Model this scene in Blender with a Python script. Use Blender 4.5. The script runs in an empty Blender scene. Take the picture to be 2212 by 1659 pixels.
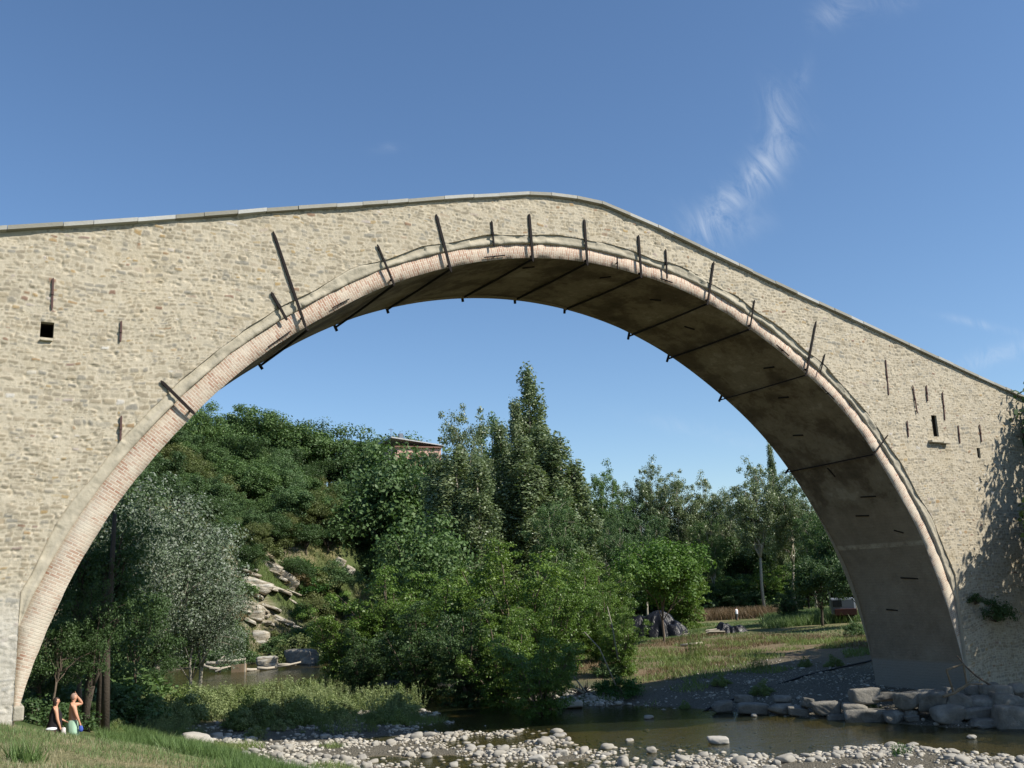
import bpy, bmesh, math, random
import numpy as np
from mathutils import Vector, Matrix, Euler

scene = bpy.context.scene
R_ = math.radians
# ------------------------------------------------------------------ camera
CF, YAW, PITCH, ROLL = 2076.1, 0.538025, 0.207610, -0.0432046   # focal in px of a 2212-wide frame
CAM = np.array([-1.3096, -30.6013, 5.6496])
_F = np.array([math.sin(YAW)*math.cos(PITCH), math.cos(YAW)*math.cos(PITCH), math.sin(PITCH)])
_R = np.array([math.cos(YAW), -math.sin(YAW), 0.0]); _U = np.cross(_R, _F)
_R2 = _R*math.cos(ROLL)+_U*math.sin(ROLL); _U2 = -_R*math.sin(ROLL)+_U*math.cos(ROLL)
cam = bpy.data.cameras.new('camera'); camo = bpy.data.objects.new('camera', cam)
scene.collection.objects.link(camo)
M = Matrix(((_R2[0], _U2[0], -_F[0], CAM[0]), (_R2[1], _U2[1], -_F[1], CAM[1]), (_R2[2], _U2[2], -_F[2], CAM[2]), (0, 0, 0, 1)))
camo.matrix_world = M
cam.sensor_width = 36; cam.lens = 36*CF/2212; cam.clip_end = 20000; cam.clip_start = 0.1
scene.camera = camo
scene.view_settings.view_transform = 'Standard'; scene.view_settings.look = 'None'
scene.view_settings.exposure = 0.42; scene.view_settings.gamma = 1
scene.cycles.max_bounces = 6; scene.cycles.diffuse_bounces = 3; scene.cycles.glossy_bounces = 3
scene.cycles.transmission_bounces = 3; scene.cycles.transparent_max_bounces = 6
scene.cycles.caustics_reflective = False; scene.cycles.caustics_refractive = False
# ------------------------------------------------------------------ sun and sky
SUN_AZ, SUN_EL = 39.0, 42.5        # azimuth from the wall's outward normal towards the right
sd = np.array([math.sin(R_(SUN_AZ))*math.cos(R_(SUN_EL)), -math.cos(R_(SUN_AZ))*math.cos(R_(SUN_EL)), math.sin(R_(SUN_EL))])
sun = bpy.data.lights.new('sun', 'SUN'); suno = bpy.data.objects.new('sun', sun)
scene.collection.objects.link(suno)
sun.energy = 4.9; sun.angle = R_(0.53); sun.color = (1.0, 0.945, 0.85)
suno.rotation_euler = Vector(sd).to_track_quat('Z', 'Y').to_euler()

def nd(nt, typ, **kw):
    n = nt.nodes.new(typ)
    for k, v in kw.items():
        if k in ('operation', 'blend_type', 'data_type', 'musgrave_type', 'feature', 'distance', 'sky_type', 'noise_dimensions', 'attribute_name', 'interpolation_type', 'noise_type', 'voronoi_dimensions'):
            setattr(n, k, v)
        else:
            n.inputs[int(k[1:]) if k[0] == 'i' and k[1:].isdigit() else k].default_value = v
    return n
def math_(nt, op, a, b=None, c=None, clamp=False):
    n = nt.nodes.new('ShaderNodeMath'); n.operation = op; n.use_clamp = clamp
    for i, v in enumerate((a, b, c)):
        if v is None: continue
        if isinstance(v, (int, float)): n.inputs[i].default_value = v
        else: nt.links.new(v, n.inputs[i])
    return n.outputs[0]

def pix_dir(u, v):
    d = ((u-1106)/CF)*_R2-((v-829.5)/CF)*_U2+_F
    return d/np.linalg.norm(d)

w = bpy.data.worlds.new("World"); scene.world = w; w.use_nodes = True
nt = w.node_tree; nt.nodes.clear()
sky = nt.nodes.new('ShaderNodeTexSky'); sky.sky_type = 'NISHITA'; sky.sun_disc = False
sky.sun_elevation = R_(SUN_EL); sky.sun_rotation = math.atan2(sd[0], sd[1])
sky.altitude = 300; sky.air_density = 1.0; sky.dust_density = 0.4; sky.ozone_density = 3.4
bg = nt.nodes.new('ShaderNodeBackground'); bg.inputs[1].default_value = 0.088
outw = nt.nodes.new('ShaderNodeOutputWorld'); nt.links.new(bg.outputs[0], outw.inputs[0])
# thin cirrus: soft streaks fixed in the sky's own directions
tc = nt.nodes.new('ShaderNodeTexCoord')
streaks = [((1505, 500), (1600, 400), 24, 0.55), ((1570, 455), (1690, 330), 26, 0.5), ((1640, 380), (1700, 260), 26, 0.6), ((1690, 270), (1665, 190), 18, 0.5),
           ((1480, 470), (1560, 520), 22, 0.45), ((1560, 500), (1650, 480), 20, 0.3), ((1720, 200), (1740, 140), 12, 0.25),
           ((1770, 40), (1830, 5), 22, 0.45), ((1850, 15), (1980, -10), 18, 0.25), ((2050, 685), (2170, 712), 6, 0.5), ((2070, 790), (2230, 745), 14, 0.5), ((1400, 905), (1640, 960), 14, 0.22), ((815, 322), (860, 318), 8, 0.15)]
acc = None
for (a, b, wd, st) in streaks:
    A, B = pix_dir(*a), pix_dir(*b); Cn = A+B; Cn /= np.linalg.norm(Cn)
    al = B-A; L = np.linalg.norm(al)/2*1.4; wd = wd*1.35; st = st*.55; al /= np.linalg.norm(al); cr = np.cross(Cn, al)
    vals = []
    for ax, ln in ((al, L), (cr, wd/CF)):
        s = nt.nodes.new('ShaderNodeVectorMath'); s.operation = 'SUBTRACT'; nt.links.new(tc.outputs['Generated'], s.inputs[0]); s.inputs[1].default_value = Cn
        d = nt.nodes.new('ShaderNodeVectorMath'); d.operation = 'DOT_PRODUCT'; nt.links.new(s.outputs[0], d.inputs[0]); d.inputs[1].default_value = ax/ln
        vals.append(math_(nt, 'MULTIPLY', d.outputs['Value'], d.outputs['Value']))
    q = math_(nt, 'ADD', vals[0], vals[1])
    e = math_(nt, 'MULTIPLY', math_(nt, 'POWER', 0.3, q), st)
    acc = e if acc is None else math_(nt, 'ADD', acc, e)
cmp_ = nd(nt, 'ShaderNodeMapping'); cmp_.inputs['Rotation'].default_value = (0.3, 0.9, 0.5); cmp_.inputs['Scale'].default_value = (1.0, 2.6, 1.0); nt.links.new(tc.outputs['Generated'], cmp_.inputs[0])
nz = nd(nt, 'ShaderNodeTexNoise', Scale=16.0, Detail=12.0, Roughness=0.68, Distortion=1.6)
nt.links.new(cmp_.outputs[0], nz.inputs['Vector'])
nm = math_(nt, 'MULTIPLY_ADD', nz.outputs[0], 3.6, -1.35, clamp=True)
fac = math_(nt, 'MULTIPLY', math_(nt, 'MULTIPLY', acc, nm), 0.75, clamp=True)
hs_ = nt.nodes.new('ShaderNodeHueSaturation'); hs_.inputs['Saturation'].default_value = 1.07; hs_.inputs['Hue'].default_value = 0.5; hs_.inputs['Value'].default_value = 1.27; nt.links.new(sky.outputs[0], hs_.inputs['Color'])
mx = nt.nodes.new('ShaderNodeMix'); mx.data_type = 'RGBA'
nt.links.new(fac, mx.inputs[0]); nt.links.new(hs_.outputs[0], mx.inputs[6]); mx.inputs[7].default_value = (7.0, 7.6, 8.4, 1)
nt.links.new(mx.outputs[2], bg.inputs[0])

# ------------------------------------------------------------------ helpers
def ray(u, v):
    d = pix_dir(u, v); return d/np.hypot(d[0], d[1])
def atD(u, v, D): return CAM+ray(u, v)*D
def atY(u, v, y):
    d = ray(u, v); return CAM+d*((y-CAM[1])/d[1])
def link(o): scene.collection.objects.link(o); return o
def tag(o, label=None, cat=None, group=None, kind=None):
    if label: o['label'] = label
    if cat: o['category'] = cat
    if group: o['group'] = group
    if kind: o['kind'] = kind
    return o
def empty(name, loc=(0, 0, 0), rz=0.0):
    o = bpy.data.objects.new(name, None); o.empty_display_size = 0.3; o.location = [float(c) for c in loc]; o.rotation_euler = (0, 0, rz)
    return link(o)
def mesh_np(name, V, F, mat=None, parent=None, smooth=False, attrs=None, uv=None):
    """V (n,3), F (m,k) array of equal-size faces or list of such arrays"""
    me = bpy.data.meshes.new(name)
    V = np.asarray(V, dtype=np.float32)
    Fs = F if isinstance(F, list) else [F]
    Fs = [np.asarray(f, dtype=np.int32) for f in Fs if len(f)]
    me.vertices.add(len(V)); me.vertices.foreach_set('co', V.ravel())
    nl = sum(f.size for f in Fs); npoly = sum(len(f) for f in Fs)
    me.loops.add(nl); me.polygons.add(npoly)
    me.loops.foreach_set('vertex_index', np.concatenate([f.ravel() for f in Fs]))
    tot = np.concatenate([np.full(len(f), f.shape[1], dtype=np.int32) for f in Fs])
    st = np.concatenate([[0], np.cumsum(tot)[:-1]]).astype(np.int32)
    me.polygons.foreach_set('loop_start', st)
    if smooth: me.polygons.foreach_set('use_smooth', np.ones(npoly, dtype=bool))
    if attrs:
        for k, a in attrs.items():
            at_ = me.attributes.new(k, 'FLOAT', 'POINT'); at_.data.foreach_set('value', np.asarray(a, dtype=np.float32))
    if uv is not None:
        ul = me.uv_layers.new(name='uv'); idx = np.concatenate([f.ravel() for f in Fs])
        ul.data.foreach_set('uv', np.asarray(uv, dtype=np.float32)[idx].ravel())
    me.update(); me.validate()
    if mat: me.materials.append(mat)
    o = bpy.data.objects.new(name, me); link(o)
    if parent: o.parent = parent
    return o
class MB:
    def __init__(s): s.v = []; s.f = []
    def add(s, vs, fs):
        n = len(s.v); s.v += [tuple(map(float, p)) for p in vs]; s.f += [tuple(i+n for i in f) for f in fs]; return s
    def box(s, c, d, ax=None):
        c = np.array(c, float); d = np.array(d, float)/2; ax = np.eye(3) if ax is None else np.array(ax)
        vs = [c+ax[0]*d[0]*i+ax[1]*d[1]*j+ax[2]*d[2]*k for i in (-1, 1) for j in (-1, 1) for k in (-1, 1)]
        return s.add(vs, [(0, 1, 3, 2), (4, 6, 7, 5), (0, 4, 5, 1), (2, 3, 7, 6), (0, 2, 6, 4), (1, 5, 7, 3)])
    def tube(s, pts, rad, n=6, cap=True):
        pts = [np.array(p, float) for p in pts]
        if np.isscalar(rad): rad = [rad]*len(pts)
        rings = []
        for i, p in enumerate(pts):
            t = pts[min(i+1, len(pts)-1)]-pts[max(i-1, 0)]; t /= (np.linalg.norm(t)+1e-9)
            a = np.cross(t, [0, 0, 1.0] if abs(t[2]) < 0.95 else [1.0, 0, 0]); a /= np.linalg.norm(a); b = np.cross(t, a)
            rings.append([p+rad[i]*(a*math.cos(2*math.pi*k/n)+b*math.sin(2*math.pi*k/n)) for k in range(n)])
        vs = [q for r in rings for q in r]; fs = []
        for i in range(len(pts)-1):
            for k in range(n):
                fs.append((i*n+k, i*n+(k+1) % n, (i+1)*n+(k+1) % n, (i+1)*n+k))
        if cap: fs += [tuple(range(n-1, -1, -1)), tuple((len(pts)-1)*n+k for k in range(n))]
        return s.add(vs, fs)
    def build(s, name, mat=None, parent=None, smooth=False, bevel=0):
        me = bpy.data.meshes.new(name); me.from_pydata(s.v, [], s.f); me.update()
        if smooth: me.polygons.foreach_set('use_smooth', [True]*len(me.polygons))
        if mat: me.materials.append(mat)
        o = bpy.data.objects.new(name, me); link(o)
        if parent: o.parent = parent
        if bevel:
            b = o.modifiers.new('b', 'BEVEL'); b.width = bevel; b.segments = 2
        return o
def vnoise(x, y, sc, seed):
    """smooth value noise in numpy, -1..1"""
    r = np.random.RandomState(seed); T = r.rand(256, 256)*2-1
    xs, ys = x/sc, y/sc; xi = np.floor(xs).astype(int); yi = np.floor(ys).astype(int)
    fx, fy = xs-xi, ys-yi; fx = fx*fx*(3-2*fx); fy = fy*fy*(3-2*fy)
    a = T[xi % 256, yi % 256]; b = T[(xi+1) % 256, yi % 256]; c = T[xi % 256, (yi+1) % 256]; d = T[(xi+1) % 256, (yi+1) % 256]
    return (a*(1-fx)+b*fx)*(1-fy)+(c*(1-fx)+d*fx)*fy
def fbm(x, y, sc, seed, o=4):
    return sum(vnoise(x+17.3*i, y-9.1*i, sc/2**i, seed+i)/2**i for i in range(o))

def new_mat(name):
    m = bpy.data.materials.new(name); m.use_nodes = True; nt = m.node_tree; nt.nodes.clear()
    o = nt.nodes.new('ShaderNodeOutputMaterial'); p = nt.nodes.new('ShaderNodeBsdfPrincipled'); nt.links.new(p.outputs[0], o.inputs[0])
    p.inputs['Roughness'].default_value = 0.9; p.inputs['Specular IOR Level'].default_value = 0.25
    return m, nt, p, o
def ramp(nt, src, stops):
    r = nt.nodes.new('ShaderNodeValToRGB'); el = r.color_ramp.elements
    while len(el) < len(stops): el.new(0.5)
    for e, (pos, c) in zip(el, stops): e.position = pos; e.color = (*c, 1) if len(c) == 3 else c
    nt.links.new(src, r.inputs[0]); return r.outputs[0]
def mixc(nt, f, a, b, mode='MIX'):
    m = nt.nodes.new('ShaderNodeMix'); m.data_type = 'RGBA'; m.blend_type = mode
    for i, v in ((0, f), (6, a), (7, b)):
        if isinstance(v, (int, float)): m.inputs[i].default_value = v
        elif isinstance(v, tuple): m.inputs[i].default_value = (*v, 1)
        else: nt.links.new(v, m.inputs[i])
    return m.outputs[2]
def noise(nt, scale, detail=4, rough=0.55, vec=None, dist=0.0):
    n = nd(nt, 'ShaderNodeTexNoise', Scale=scale, Detail=detail, Roughness=rough, Distortion=dist)
    if vec is None:
        t = nt.nodes.new('ShaderNodeTexCoord'); vec = t.outputs['Object']
    nt.links.new(vec, n.inputs['Vector']); return n.outputs[0]
def attr(nt, name):
    a = nt.nodes.new('ShaderNodeAttribute'); a.attribute_name = name; return a.outputs['Fac']
def bump(nt, p, h, strength=0.5, dist=0.05):
    b = nt.nodes.new('ShaderNodeBump'); b.inputs['Strength'].default_value = strength; b.inputs['Distance'].default_value = dist
    nt.links.new(h, b.inputs['Height']); nt.links.new(b.outputs[0], p.inputs['Normal'])
def world_pos(nt):
    g = nt.nodes.new('ShaderNodeNewGeometry'); return g.outputs['Position']
def isl(nt):
    g = nt.nodes.new('ShaderNodeNewGeometry'); return g.outputs['Random Per Island']
def objrand(nt):
    g = nt.nodes.new('ShaderNodeObjectInfo'); return g.outputs['Random']
def plain(name, col, rough=0.85, var=0.15, sc=6.0, metal=0.0, spec=0.25, bumpd=0.0):
    m, nt, p, o = new_mat(name)
    n = noise(nt, sc)
    c = mixc(nt, n, tuple(x*(1-var) for x in col), tuple(min(1, x*(1+var)) for x in col))
    nt.links.new(c, p.inputs['Base Color']); p.inputs['Roughness'].default_value = rough
    p.inputs['Metallic'].default_value = metal; p.inputs['Specular IOR Level'].default_value = spec
    if bumpd: bump(nt, p, noise(nt, sc*3), 0.7, bumpd)
    return m
def leafmat(name, c1, c2, c3=None, trans=0.25, rough=0.55, spec=0.35, pale=None):
    """leaf to leaf and tree to tree colour change, thin leaves let some light through"""
    m, nt, p, o = new_mat(name)
    c = mixc(nt, isl(nt), c1, c2)
    if c3: c = mixc(nt, math_(nt, 'MULTIPLY', objrand(nt), 0.8), c, c3)
    gn = noise(nt, 0.45, 2, vec=world_pos(nt))
    c = mixc(nt, math_(nt, 'MULTIPLY_ADD', gn, 1.6, -0.5, clamp=True), mixc(nt, 1.0, c, (0.72, 0.78, 0.75), 'MULTIPLY'), c)
    if pale:
        c = mixc(nt, math_(nt, 'GREATER_THAN', isl(nt), pale[0]), c, pale[1])
    nt.links.new(c, p.inputs['Base Color']); p.inputs['Roughness'].default_value = rough; p.inputs['Specular IOR Level'].default_value = spec
    t = nt.nodes.new('ShaderNodeBsdfTranslucent'); nt.links.new(mixc(nt, 1.0, c, (1.0, 1.15, 0.6), 'MULTIPLY'), t.inputs[0])
    ms = nt.nodes.new('ShaderNodeMixShader'); ms.inputs[0].default_value = trans
    nt.links.new(p.outputs[0], ms.inputs[1]); nt.links.new(t.outputs[0], ms.inputs[2]); nt.links.new(ms.outputs[0], o.inputs[0])
    return m
# ------------------------------------------------------------------ terrain
WZ = -1.2
CP = [(-60,-60,4.5),(-60,0,4.5),(-60,60,6),(-40,100,8),(-1.3,-30.6,4.0),(-12,-20,4.2),(0.4,-15.7,3.4),(2.1,-10.9,2.6),(-3,-8,3.3),(1,-6,2.75),(1.9,-2.8,2.38),(2.15,-1.0,2.12),
 (-3,0,3.2),(0.3,0.2,2.7),(-3,8,2.8),(0.3,6,2.4),(2.9,2.8,1.15),(4,-6,2.15),(3.7,-1,1.85),(5.3,-1.35,1.35),(7.0,-1.8,.65),(9.2,-2,-.2),(5,2.0,1.0),(5,-16,2.5),(6,-28,3.2),(8,4,-0.1),(8.3,-5,0.4),(7,-10,1.4),(10,-18,0.6),(12,-30,1.5),
 (12,6,-0.95),(12,-4,-0.75),(14,12,-1.05),(12,20,-0.8),(12,35,-0.8),(18,30,-0.9),(22,24,-1.0),(20,38,-0.85),(10,50,-0.7),(5,30,0.3),(-3,30,1.8),(0,60,2),(6,16,0.2),(3,12,1.2),
 (18,4,-1.22),(18,12,-1.20),(22,12,-1.22),(24,6,-1.2),(24,0,-1.24),(27,-2,-1.15),(30,-3.5,-1.08),(32,-8,-1.02),(20,-10,-1.05),(26,-16,-.9),(37,-14,-1.05),(20,18,-1.1),
 (38,-7,-1.8),(33.2,1,-1.7),(30,10,-1.7),(27.5,18,-1.65),(26,26,-1.6),(25,36,-1.6),(24,48,-1.6),(43,-14,-1.8),(22,60,-1.8),(26,68,-1.8),(60,-40,-1.8),(14,62,-1.6),(17,54,-1.1),
 (36.6,1.5,-1.25),(39.3,-4,-1.2),(41.4,0,-.35),(41,5.5,-.35),(46,0,-.3),(44,-4,-.6),(52,-10,0.6),(70,-25,1.5),(60,0,1),(22,44,-1.05),(25,52,-1.25),
 (36,10,-1.0),(33.2,17,-1.05),(31.5,20,-1.0),(31.5,28,-.8),(31,40,-.9),(33,55,-.9),(33,66,-1.0),(39,10,-.6),(41,15,-.35),(45,20,.0),(56,25,.4),(50,35,.2),(67,55,-.1),(91,68,-.1),(81,42,1.2),
 (62,12,.8),(80,10,1.5),(100,40,1.6),(45,60,0),(60,90,0.5),(110,100,1),(140,60,1.5),(160,0,2),(100,-60,2),(20,-60,3),(0,90,4),(100,160,3),(20,120,4),(160,160,3)]
CP = np.array(CP, float)
def _phi(r): return r*r*np.log(r+1e-6)
_n = len(CP)
_K = _phi(np.hypot(CP[:, None, 0]-CP[None, :, 0], CP[:, None, 1]-CP[None, :, 1]))+np.eye(_n)*2.0
_P = np.c_[np.ones(_n), CP[:, :2]]
_A = np.block([[_K, _P], [_P.T, np.zeros((3, 3))]])
_W = np.linalg.solve(_A, np.r_[CP[:, 2], 0, 0, 0])
HB = np.array([(-90, 45), (-30, 66), (-10, 71), (18, 75), (30, 79), (45, 88), (60, 99), (85, 125), (130, 200)], float)
def hill_d(x, y):
    best = np.full(x.shape, 1e9); sg = np.ones(x.shape)
    for a, b in zip(HB[:-1], HB[1:]):
        ab = b-a; t = np.clip(((x-a[0])*ab[0]+(y-a[1])*ab[1])/(ab@ab), 0, 1)
        dx, dy = x-a[0]-t*ab[0], y-a[1]-t*ab[1]; d = np.hypot(dx, dy)
        s = np.sign(ab[0]*dy-ab[1]*dx); m = d < best
        best = np.where(m, d, best); sg = np.where(m, s, sg)
    return best*sg
def sst(a, b, x):
    t = np.clip((x-a)/(b-a), 0, 1); return t*t*(3-2*t)
def tz(x, y, fine=True):
    x = np.asarray(x, float); y = np.asarray(y, float); sh = x.shape
    x = x.ravel(); y = y.ravel()
    xc = np.clip(x, -60, 160); yc = np.clip(y, -60, 160)
    z = _W[_n]+_W[_n+1]*xc+_W[_n+2]*yc
    for i in range(_n): z = z+_W[i]*_phi(np.hypot(xc-CP[i, 0], yc-CP[i, 1]))
    z = np.clip(z, -2.2, 6)
    cw = seg_d(x, y, [(12, 62), (19, 61), (25, 62), (31, 65)])
    z = z+(WZ-.7-z)*sst(11, 7.5, cw)*(z > WZ-.7)
    cw = seg_d(x, y, [(30, 10), (27.5, 18), (26, 26), (25, 36), (24, 48), (24, 58)])
    z = z+(WZ-.4-z)*sst(3.6, 1.8, cw)*(z > WZ-.4)
    d = hill_d(x, y); dn = d+4*vnoise(x, y, 13, 5)*sst(0, 12, d)
    h = 12*sst(0, 12, dn)+10*sst(9, 32, dn)+1.0*sst(40, 120, dn)
    z = z+h*(1+0.0*x)
    rng = np.hypot(x-40, y-30)
    z = z+sst(300, 900, rng)*(35+30*vnoise(x, y, 400, 8))*(y > -200)
    if fine:
        z = z+0.05*fbm(x, y, 3.0, 11)+sst(1, 6, dn)*0.7*fbm(x, y, 5, 21)
        gm = gravel_mask(x, y)
        z = z+gm*0.07*fbm(x, y, 1.9, 31, 3)
    return z.reshape(sh)
def seg_d(x, y, P):
    best = np.full(x.shape, 1e9)
    for a, b in zip(P[:-1], P[1:]):
        a = np.array(a, float); b = np.array(b, float); ab = b-a
        t = np.clip(((x-a[0])*ab[0]+(y-a[1])*ab[1])/(ab@ab), 0, 1)
        best = np.minimum(best, np.hypot(x-a[0]-t*ab[0], y-a[1]-t*ab[1]))
    return best
def gravel_mask(x, y):
    # both gravel bars, the stony right shore and the bank of grey gravel under the arch
    a = sst(8.6, 11.8, x+0.8*vnoise(x, y, 4, 41)+0.04*(y-8))*sst(27, 21, y-0.35*(x-18))
    b = sst(56, 44, x+2*vnoise(x, y, 6, 43)+0.25*(y-5))
    c = np.where(x > 31, sst(1.5, -1.5, y-17.0-(x-33)*.25+1.5*vnoise(x, y, 4, 45)), 1.0)
    return a*b*sst(30, 24, y)*c
def hit(u, v, zoff=0.0):
    d = ray(u, v); D = np.linspace(8, 320, 3200); P = CAM[None]+d[None]*D[:, None]
    g = tz(P[:, 0], P[:, 1])+zoff
    k = np.argmax(P[:, 2] < g)
    return P[k] if (P[:, 2] < g).any() else P[-1]
def gz(x, y): return float(tz(np.array([x]), np.array([y]))[0])

def axis(core0, core1, step, far0, far1, gr=1.12):
    a = list(np.arange(core0, core1, step)); s = step; x = a[-1]
    while x < far1: s *= gr; x += s; a.append(x)
    s = step; x = a[0]; b = []
    while x > far0: s *= gr; x -= s; b.append(x)
    return np.array(b[::-1]+a)
gx = axis(-12, 72, 0.3, -3000, 3000); gy = axis(-22, 90, 0.3, -2500, 3200)
GX, GY = np.meshgrid(gx, gy, indexing='ij'); GZ = tz(GX, GY)
nx, ny = GX.shape
ii = (np.arange(nx-1)[:, None]*ny+np.arange(ny-1)[None, :]).ravel()
GFc = np.stack([ii, ii+ny, ii+ny+1, ii+1], 1)
fx_, fy_, fz_ = GX.ravel(), GY.ravel(), GZ.ravel()
gm = gravel_mask(fx_, fy_)
bank = sst(-0.2, -0.9, fz_)*(hill_d(fx_, fy_) < 0)
gm = np.maximum(gm, bank*0.9*(fy_ > 20))
gm = np.where(fx_ < 9, gm*0, gm)
hd = hill_d(fx_, fy_)+4*vnoise(fx_, fy_, 13, 5)
rock = sst(-0.5, 1.0, hd)*sst(16, 11, hd)*sst(0.0, 0.35, vnoise(fx_, fy_, 9, 61)+0.45)
dry = sst(0.0, 0.6, fbm(fx_, fy_, 5.0, 51)*0.8+0.25+0.35*sst(40, 50, fx_)*sst(40, 25, fy_))
earth = sst(34, 37, fx_)*sst(66, 60, fx_)*sst(40, 33, fy_-.15*(fx_-45))*sst(8, 12, fy_)*(fz_ > -1.3)
gmt, nt, p, o_ = new_mat('ground_cover')
wp = world_pos(nt)
n1 = noise(nt, 0.9, 6, 0.65, wp); n2 = noise(nt, 7.0, 5, 0.7, wp); n3 = noise(nt, 30.0, 3, 0.6, wp)
green = ramp(nt, n2, [(0.3, (0.035, 0.06, 0.016)), (0.7, (0.095, 0.13, 0.035))])
straw = ramp(nt, n2, [(0.3, (0.16, 0.13, 0.06)), (0.7, (0.36, 0.30, 0.17))])
gcol = mixc(nt, math_(nt, 'MULTIPLY', attr(nt, 'dry'), math_(nt, 'MULTIPLY_ADD', n1, 1.8, -0.3, clamp=True)), green, straw)
vo = nd(nt, 'ShaderNodeTexVoronoi', Scale=5.5); nt.links.new(wp, vo.inputs['Vector'])
vo2 = nd(nt, 'ShaderNodeTexVoronoi', Scale=14.0); nt.links.new(wp, vo2.inputs['Vector'])
vcol = ramp(nt, math_(nt, 'MULTIPLY_ADD', n2, 0.6, math_(nt, 'MULTIPLY', vo2.outputs['Distance'], 0.5)), [(0.25, (0.20, 0.18, 0.14)), (0.55, (0.13, 0.115, 0.085)), (0.8, (0.06, 0.052, 0.036))])
sep = nt.nodes.new('ShaderNodeSeparateXYZ'); nt.links.new(wp, sep.inputs[0])
wet = math_(nt, 'MULTIPLY_ADD', sep.outputs[2], -14.0, -16.4, clamp=True)   # below the waterline the bed is brown with algae
bed = ramp(nt, n2, [(0.3, (0.10, 0.075, 0.03)), (0.7, (0.25, 0.19, 0.095))])
vcol = mixc(nt, wet, vcol, bed)
rk = nd(nt, 'ShaderNodeMapping'); rk.inputs['Rotation'].default_value = (0.0, 0.42, 0.5); rk.inputs['Scale'].default_value = (0.25, 0.25, 2.6); nt.links.new(wp, rk.inputs[0])
n4 = noise(nt, 1.0, 7, 0.7, rk.outputs[0])
rcol = ramp(nt, n4, [(0.35, (0.09, 0.075, 0.05)), (0.5, (0.26, 0.22, 0.15)), (0.7, (0.45, 0.41, 0.33))])
gcol = mixc(nt, math_(nt, 'MULTIPLY', attr(nt, 'earth'), math_(nt, 'MULTIPLY_ADD', n1, 2.0, -.2, clamp=True)), gcol, ramp(nt, n2, [(0.3, (0.13, 0.085, 0.045)), (0.7, (0.27, 0.20, 0.125))]))
c = mixc(nt, attr(nt, 'gravel'), gcol, vcol); c = mixc(nt, math_(nt, 'MULTIPLY', attr(nt, 'rock'), math_(nt, 'MULTIPLY_ADD', n1, 4.0, -1.4, clamp=True)), c, rcol)
nt.links.new(c, p.inputs['Base Color']); p.inputs['Roughness'].default_value = 0.95
hh = math_(nt, 'ADD', math_(nt, 'MULTIPLY', n2, 0.6), math_(nt, 'ADD', math_(nt, 'MULTIPLY', vo2.outputs['Distance'], -0.5), math_(nt, 'MULTIPLY', n4, 1.5)))
bump(nt, p, hh, 0.9, 0.12)
g = mesh_np('ground', np.stack([fx_, fy_, fz_], 1), GFc, gmt, smooth=True, attrs={'gravel': gm, 'rock': rock, 'dry': dry, 'earth': earth})
g['kind'] = 'structure'
# water
wm, nt, p, o_ = new_mat('river_water')
nt.nodes.remove(p)
wp = world_pos(nt)
mp = nd(nt, 'ShaderNodeMapping'); mp.inputs['Scale'].default_value = (1.0, 1.6, 1.0); mp.inputs['Rotation'].default_value = (0, 0, 0.5); nt.links.new(wp, mp.inputs[0])
rn = noise(nt, 2.2, 6, 0.6, mp.outputs[0], 0.4)
b = nt.nodes.new('ShaderNodeBump'); b.inputs['Strength'].default_value = 0.35; b.inputs['Distance'].default_value = 0.05; nt.links.new(rn, b.inputs['Height'])
gl = nt.nodes.new('ShaderNodeBsdfGlossy'); gl.inputs['Roughness'].default_value = 0.06; gl.inputs[0].default_value = (0.85, 0.9, 0.95, 1); nt.links.new(b.outputs[0], gl.inputs['Normal'])
tr = nt.nodes.new('ShaderNodeBsdfTransparent'); tr.inputs[0].default_value = (0.80, 0.78, 0.58, 1)
df = nt.nodes.new('ShaderNodeBsdfDiffuse'); df.inputs[0].default_value = (0.05, 0.055, 0.025, 1)
m1 = nt.nodes.new('ShaderNodeMixShader'); m1.inputs[0].default_value = 0.28; nt.links.new(tr.outputs[0], m1.inputs[1]); nt.links.new(df.outputs[0], m1.inputs[2])
fr = nt.nodes.new('ShaderNodeFresnel'); fr.inputs[0].default_value = 1.33; nt.links.new(b.outputs[0], fr.inputs[1])
m2 = nt.nodes.new('ShaderNodeMixShader'); nt.links.new(math_(nt, 'MULTIPLY', fr.outputs[0], 0.8), m2.inputs[0]); nt.links.new(m1.outputs[0], m2.inputs[1]); nt.links.new(gl.outputs[0], m2.inputs[2])
nt.links.new(m2.outputs[0], o_.inputs[0])
wo = mesh_np('river_water', [(-5, -60, WZ), (95, -60, WZ), (95, 110, WZ), (-5, 110, WZ)], np.array([[0, 1, 2, 3]]), wm); wo['kind'] = 'structure'

# ------------------------------------------------------------------ the bridge
BW = 5.487; XC, ZC = 21.0, -2.581
near_px = [(48,1523),(91,1383),(127.5,1305),(165.6,1229),(205.4,1159),(236,1109),(300,1030),(421,894),(481,837),(540,784.6),(573.7,760),(663,708),(850,612),(973,578),(1036.5,565),(1107.5,558),(1150.5,556.8),(1267.8,566),(1385,595.3),(1456,618.5),(1528.5,654),(1619,709),(1661,742),(1741,808.7),(1799.7,862.6),(1855,926),(1889,980),(1923,1038.6),(1963,1106.5),(1982.6,1141.4),(2012.7,1213),(2033.6,1275.6),(2050.5,1322.8),(2063,1360.4),(2073.6,1406.4)]
far_px = [(564.5,785),(728,701.8),(840.6,663.2),(1004,638.6),(1118,643),(1226,664.8),(1365,721.9),(1449.8,771.2),(1562.5,860.7),(1614.6,905.9),(1654.7,949),(1707,1017.6),(1731.9,1060),(1762.7,1106.4),(1813.6,1190.7),(1849.5,1277),(1878.4,1385),(1887.4,1471.6)]
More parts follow.
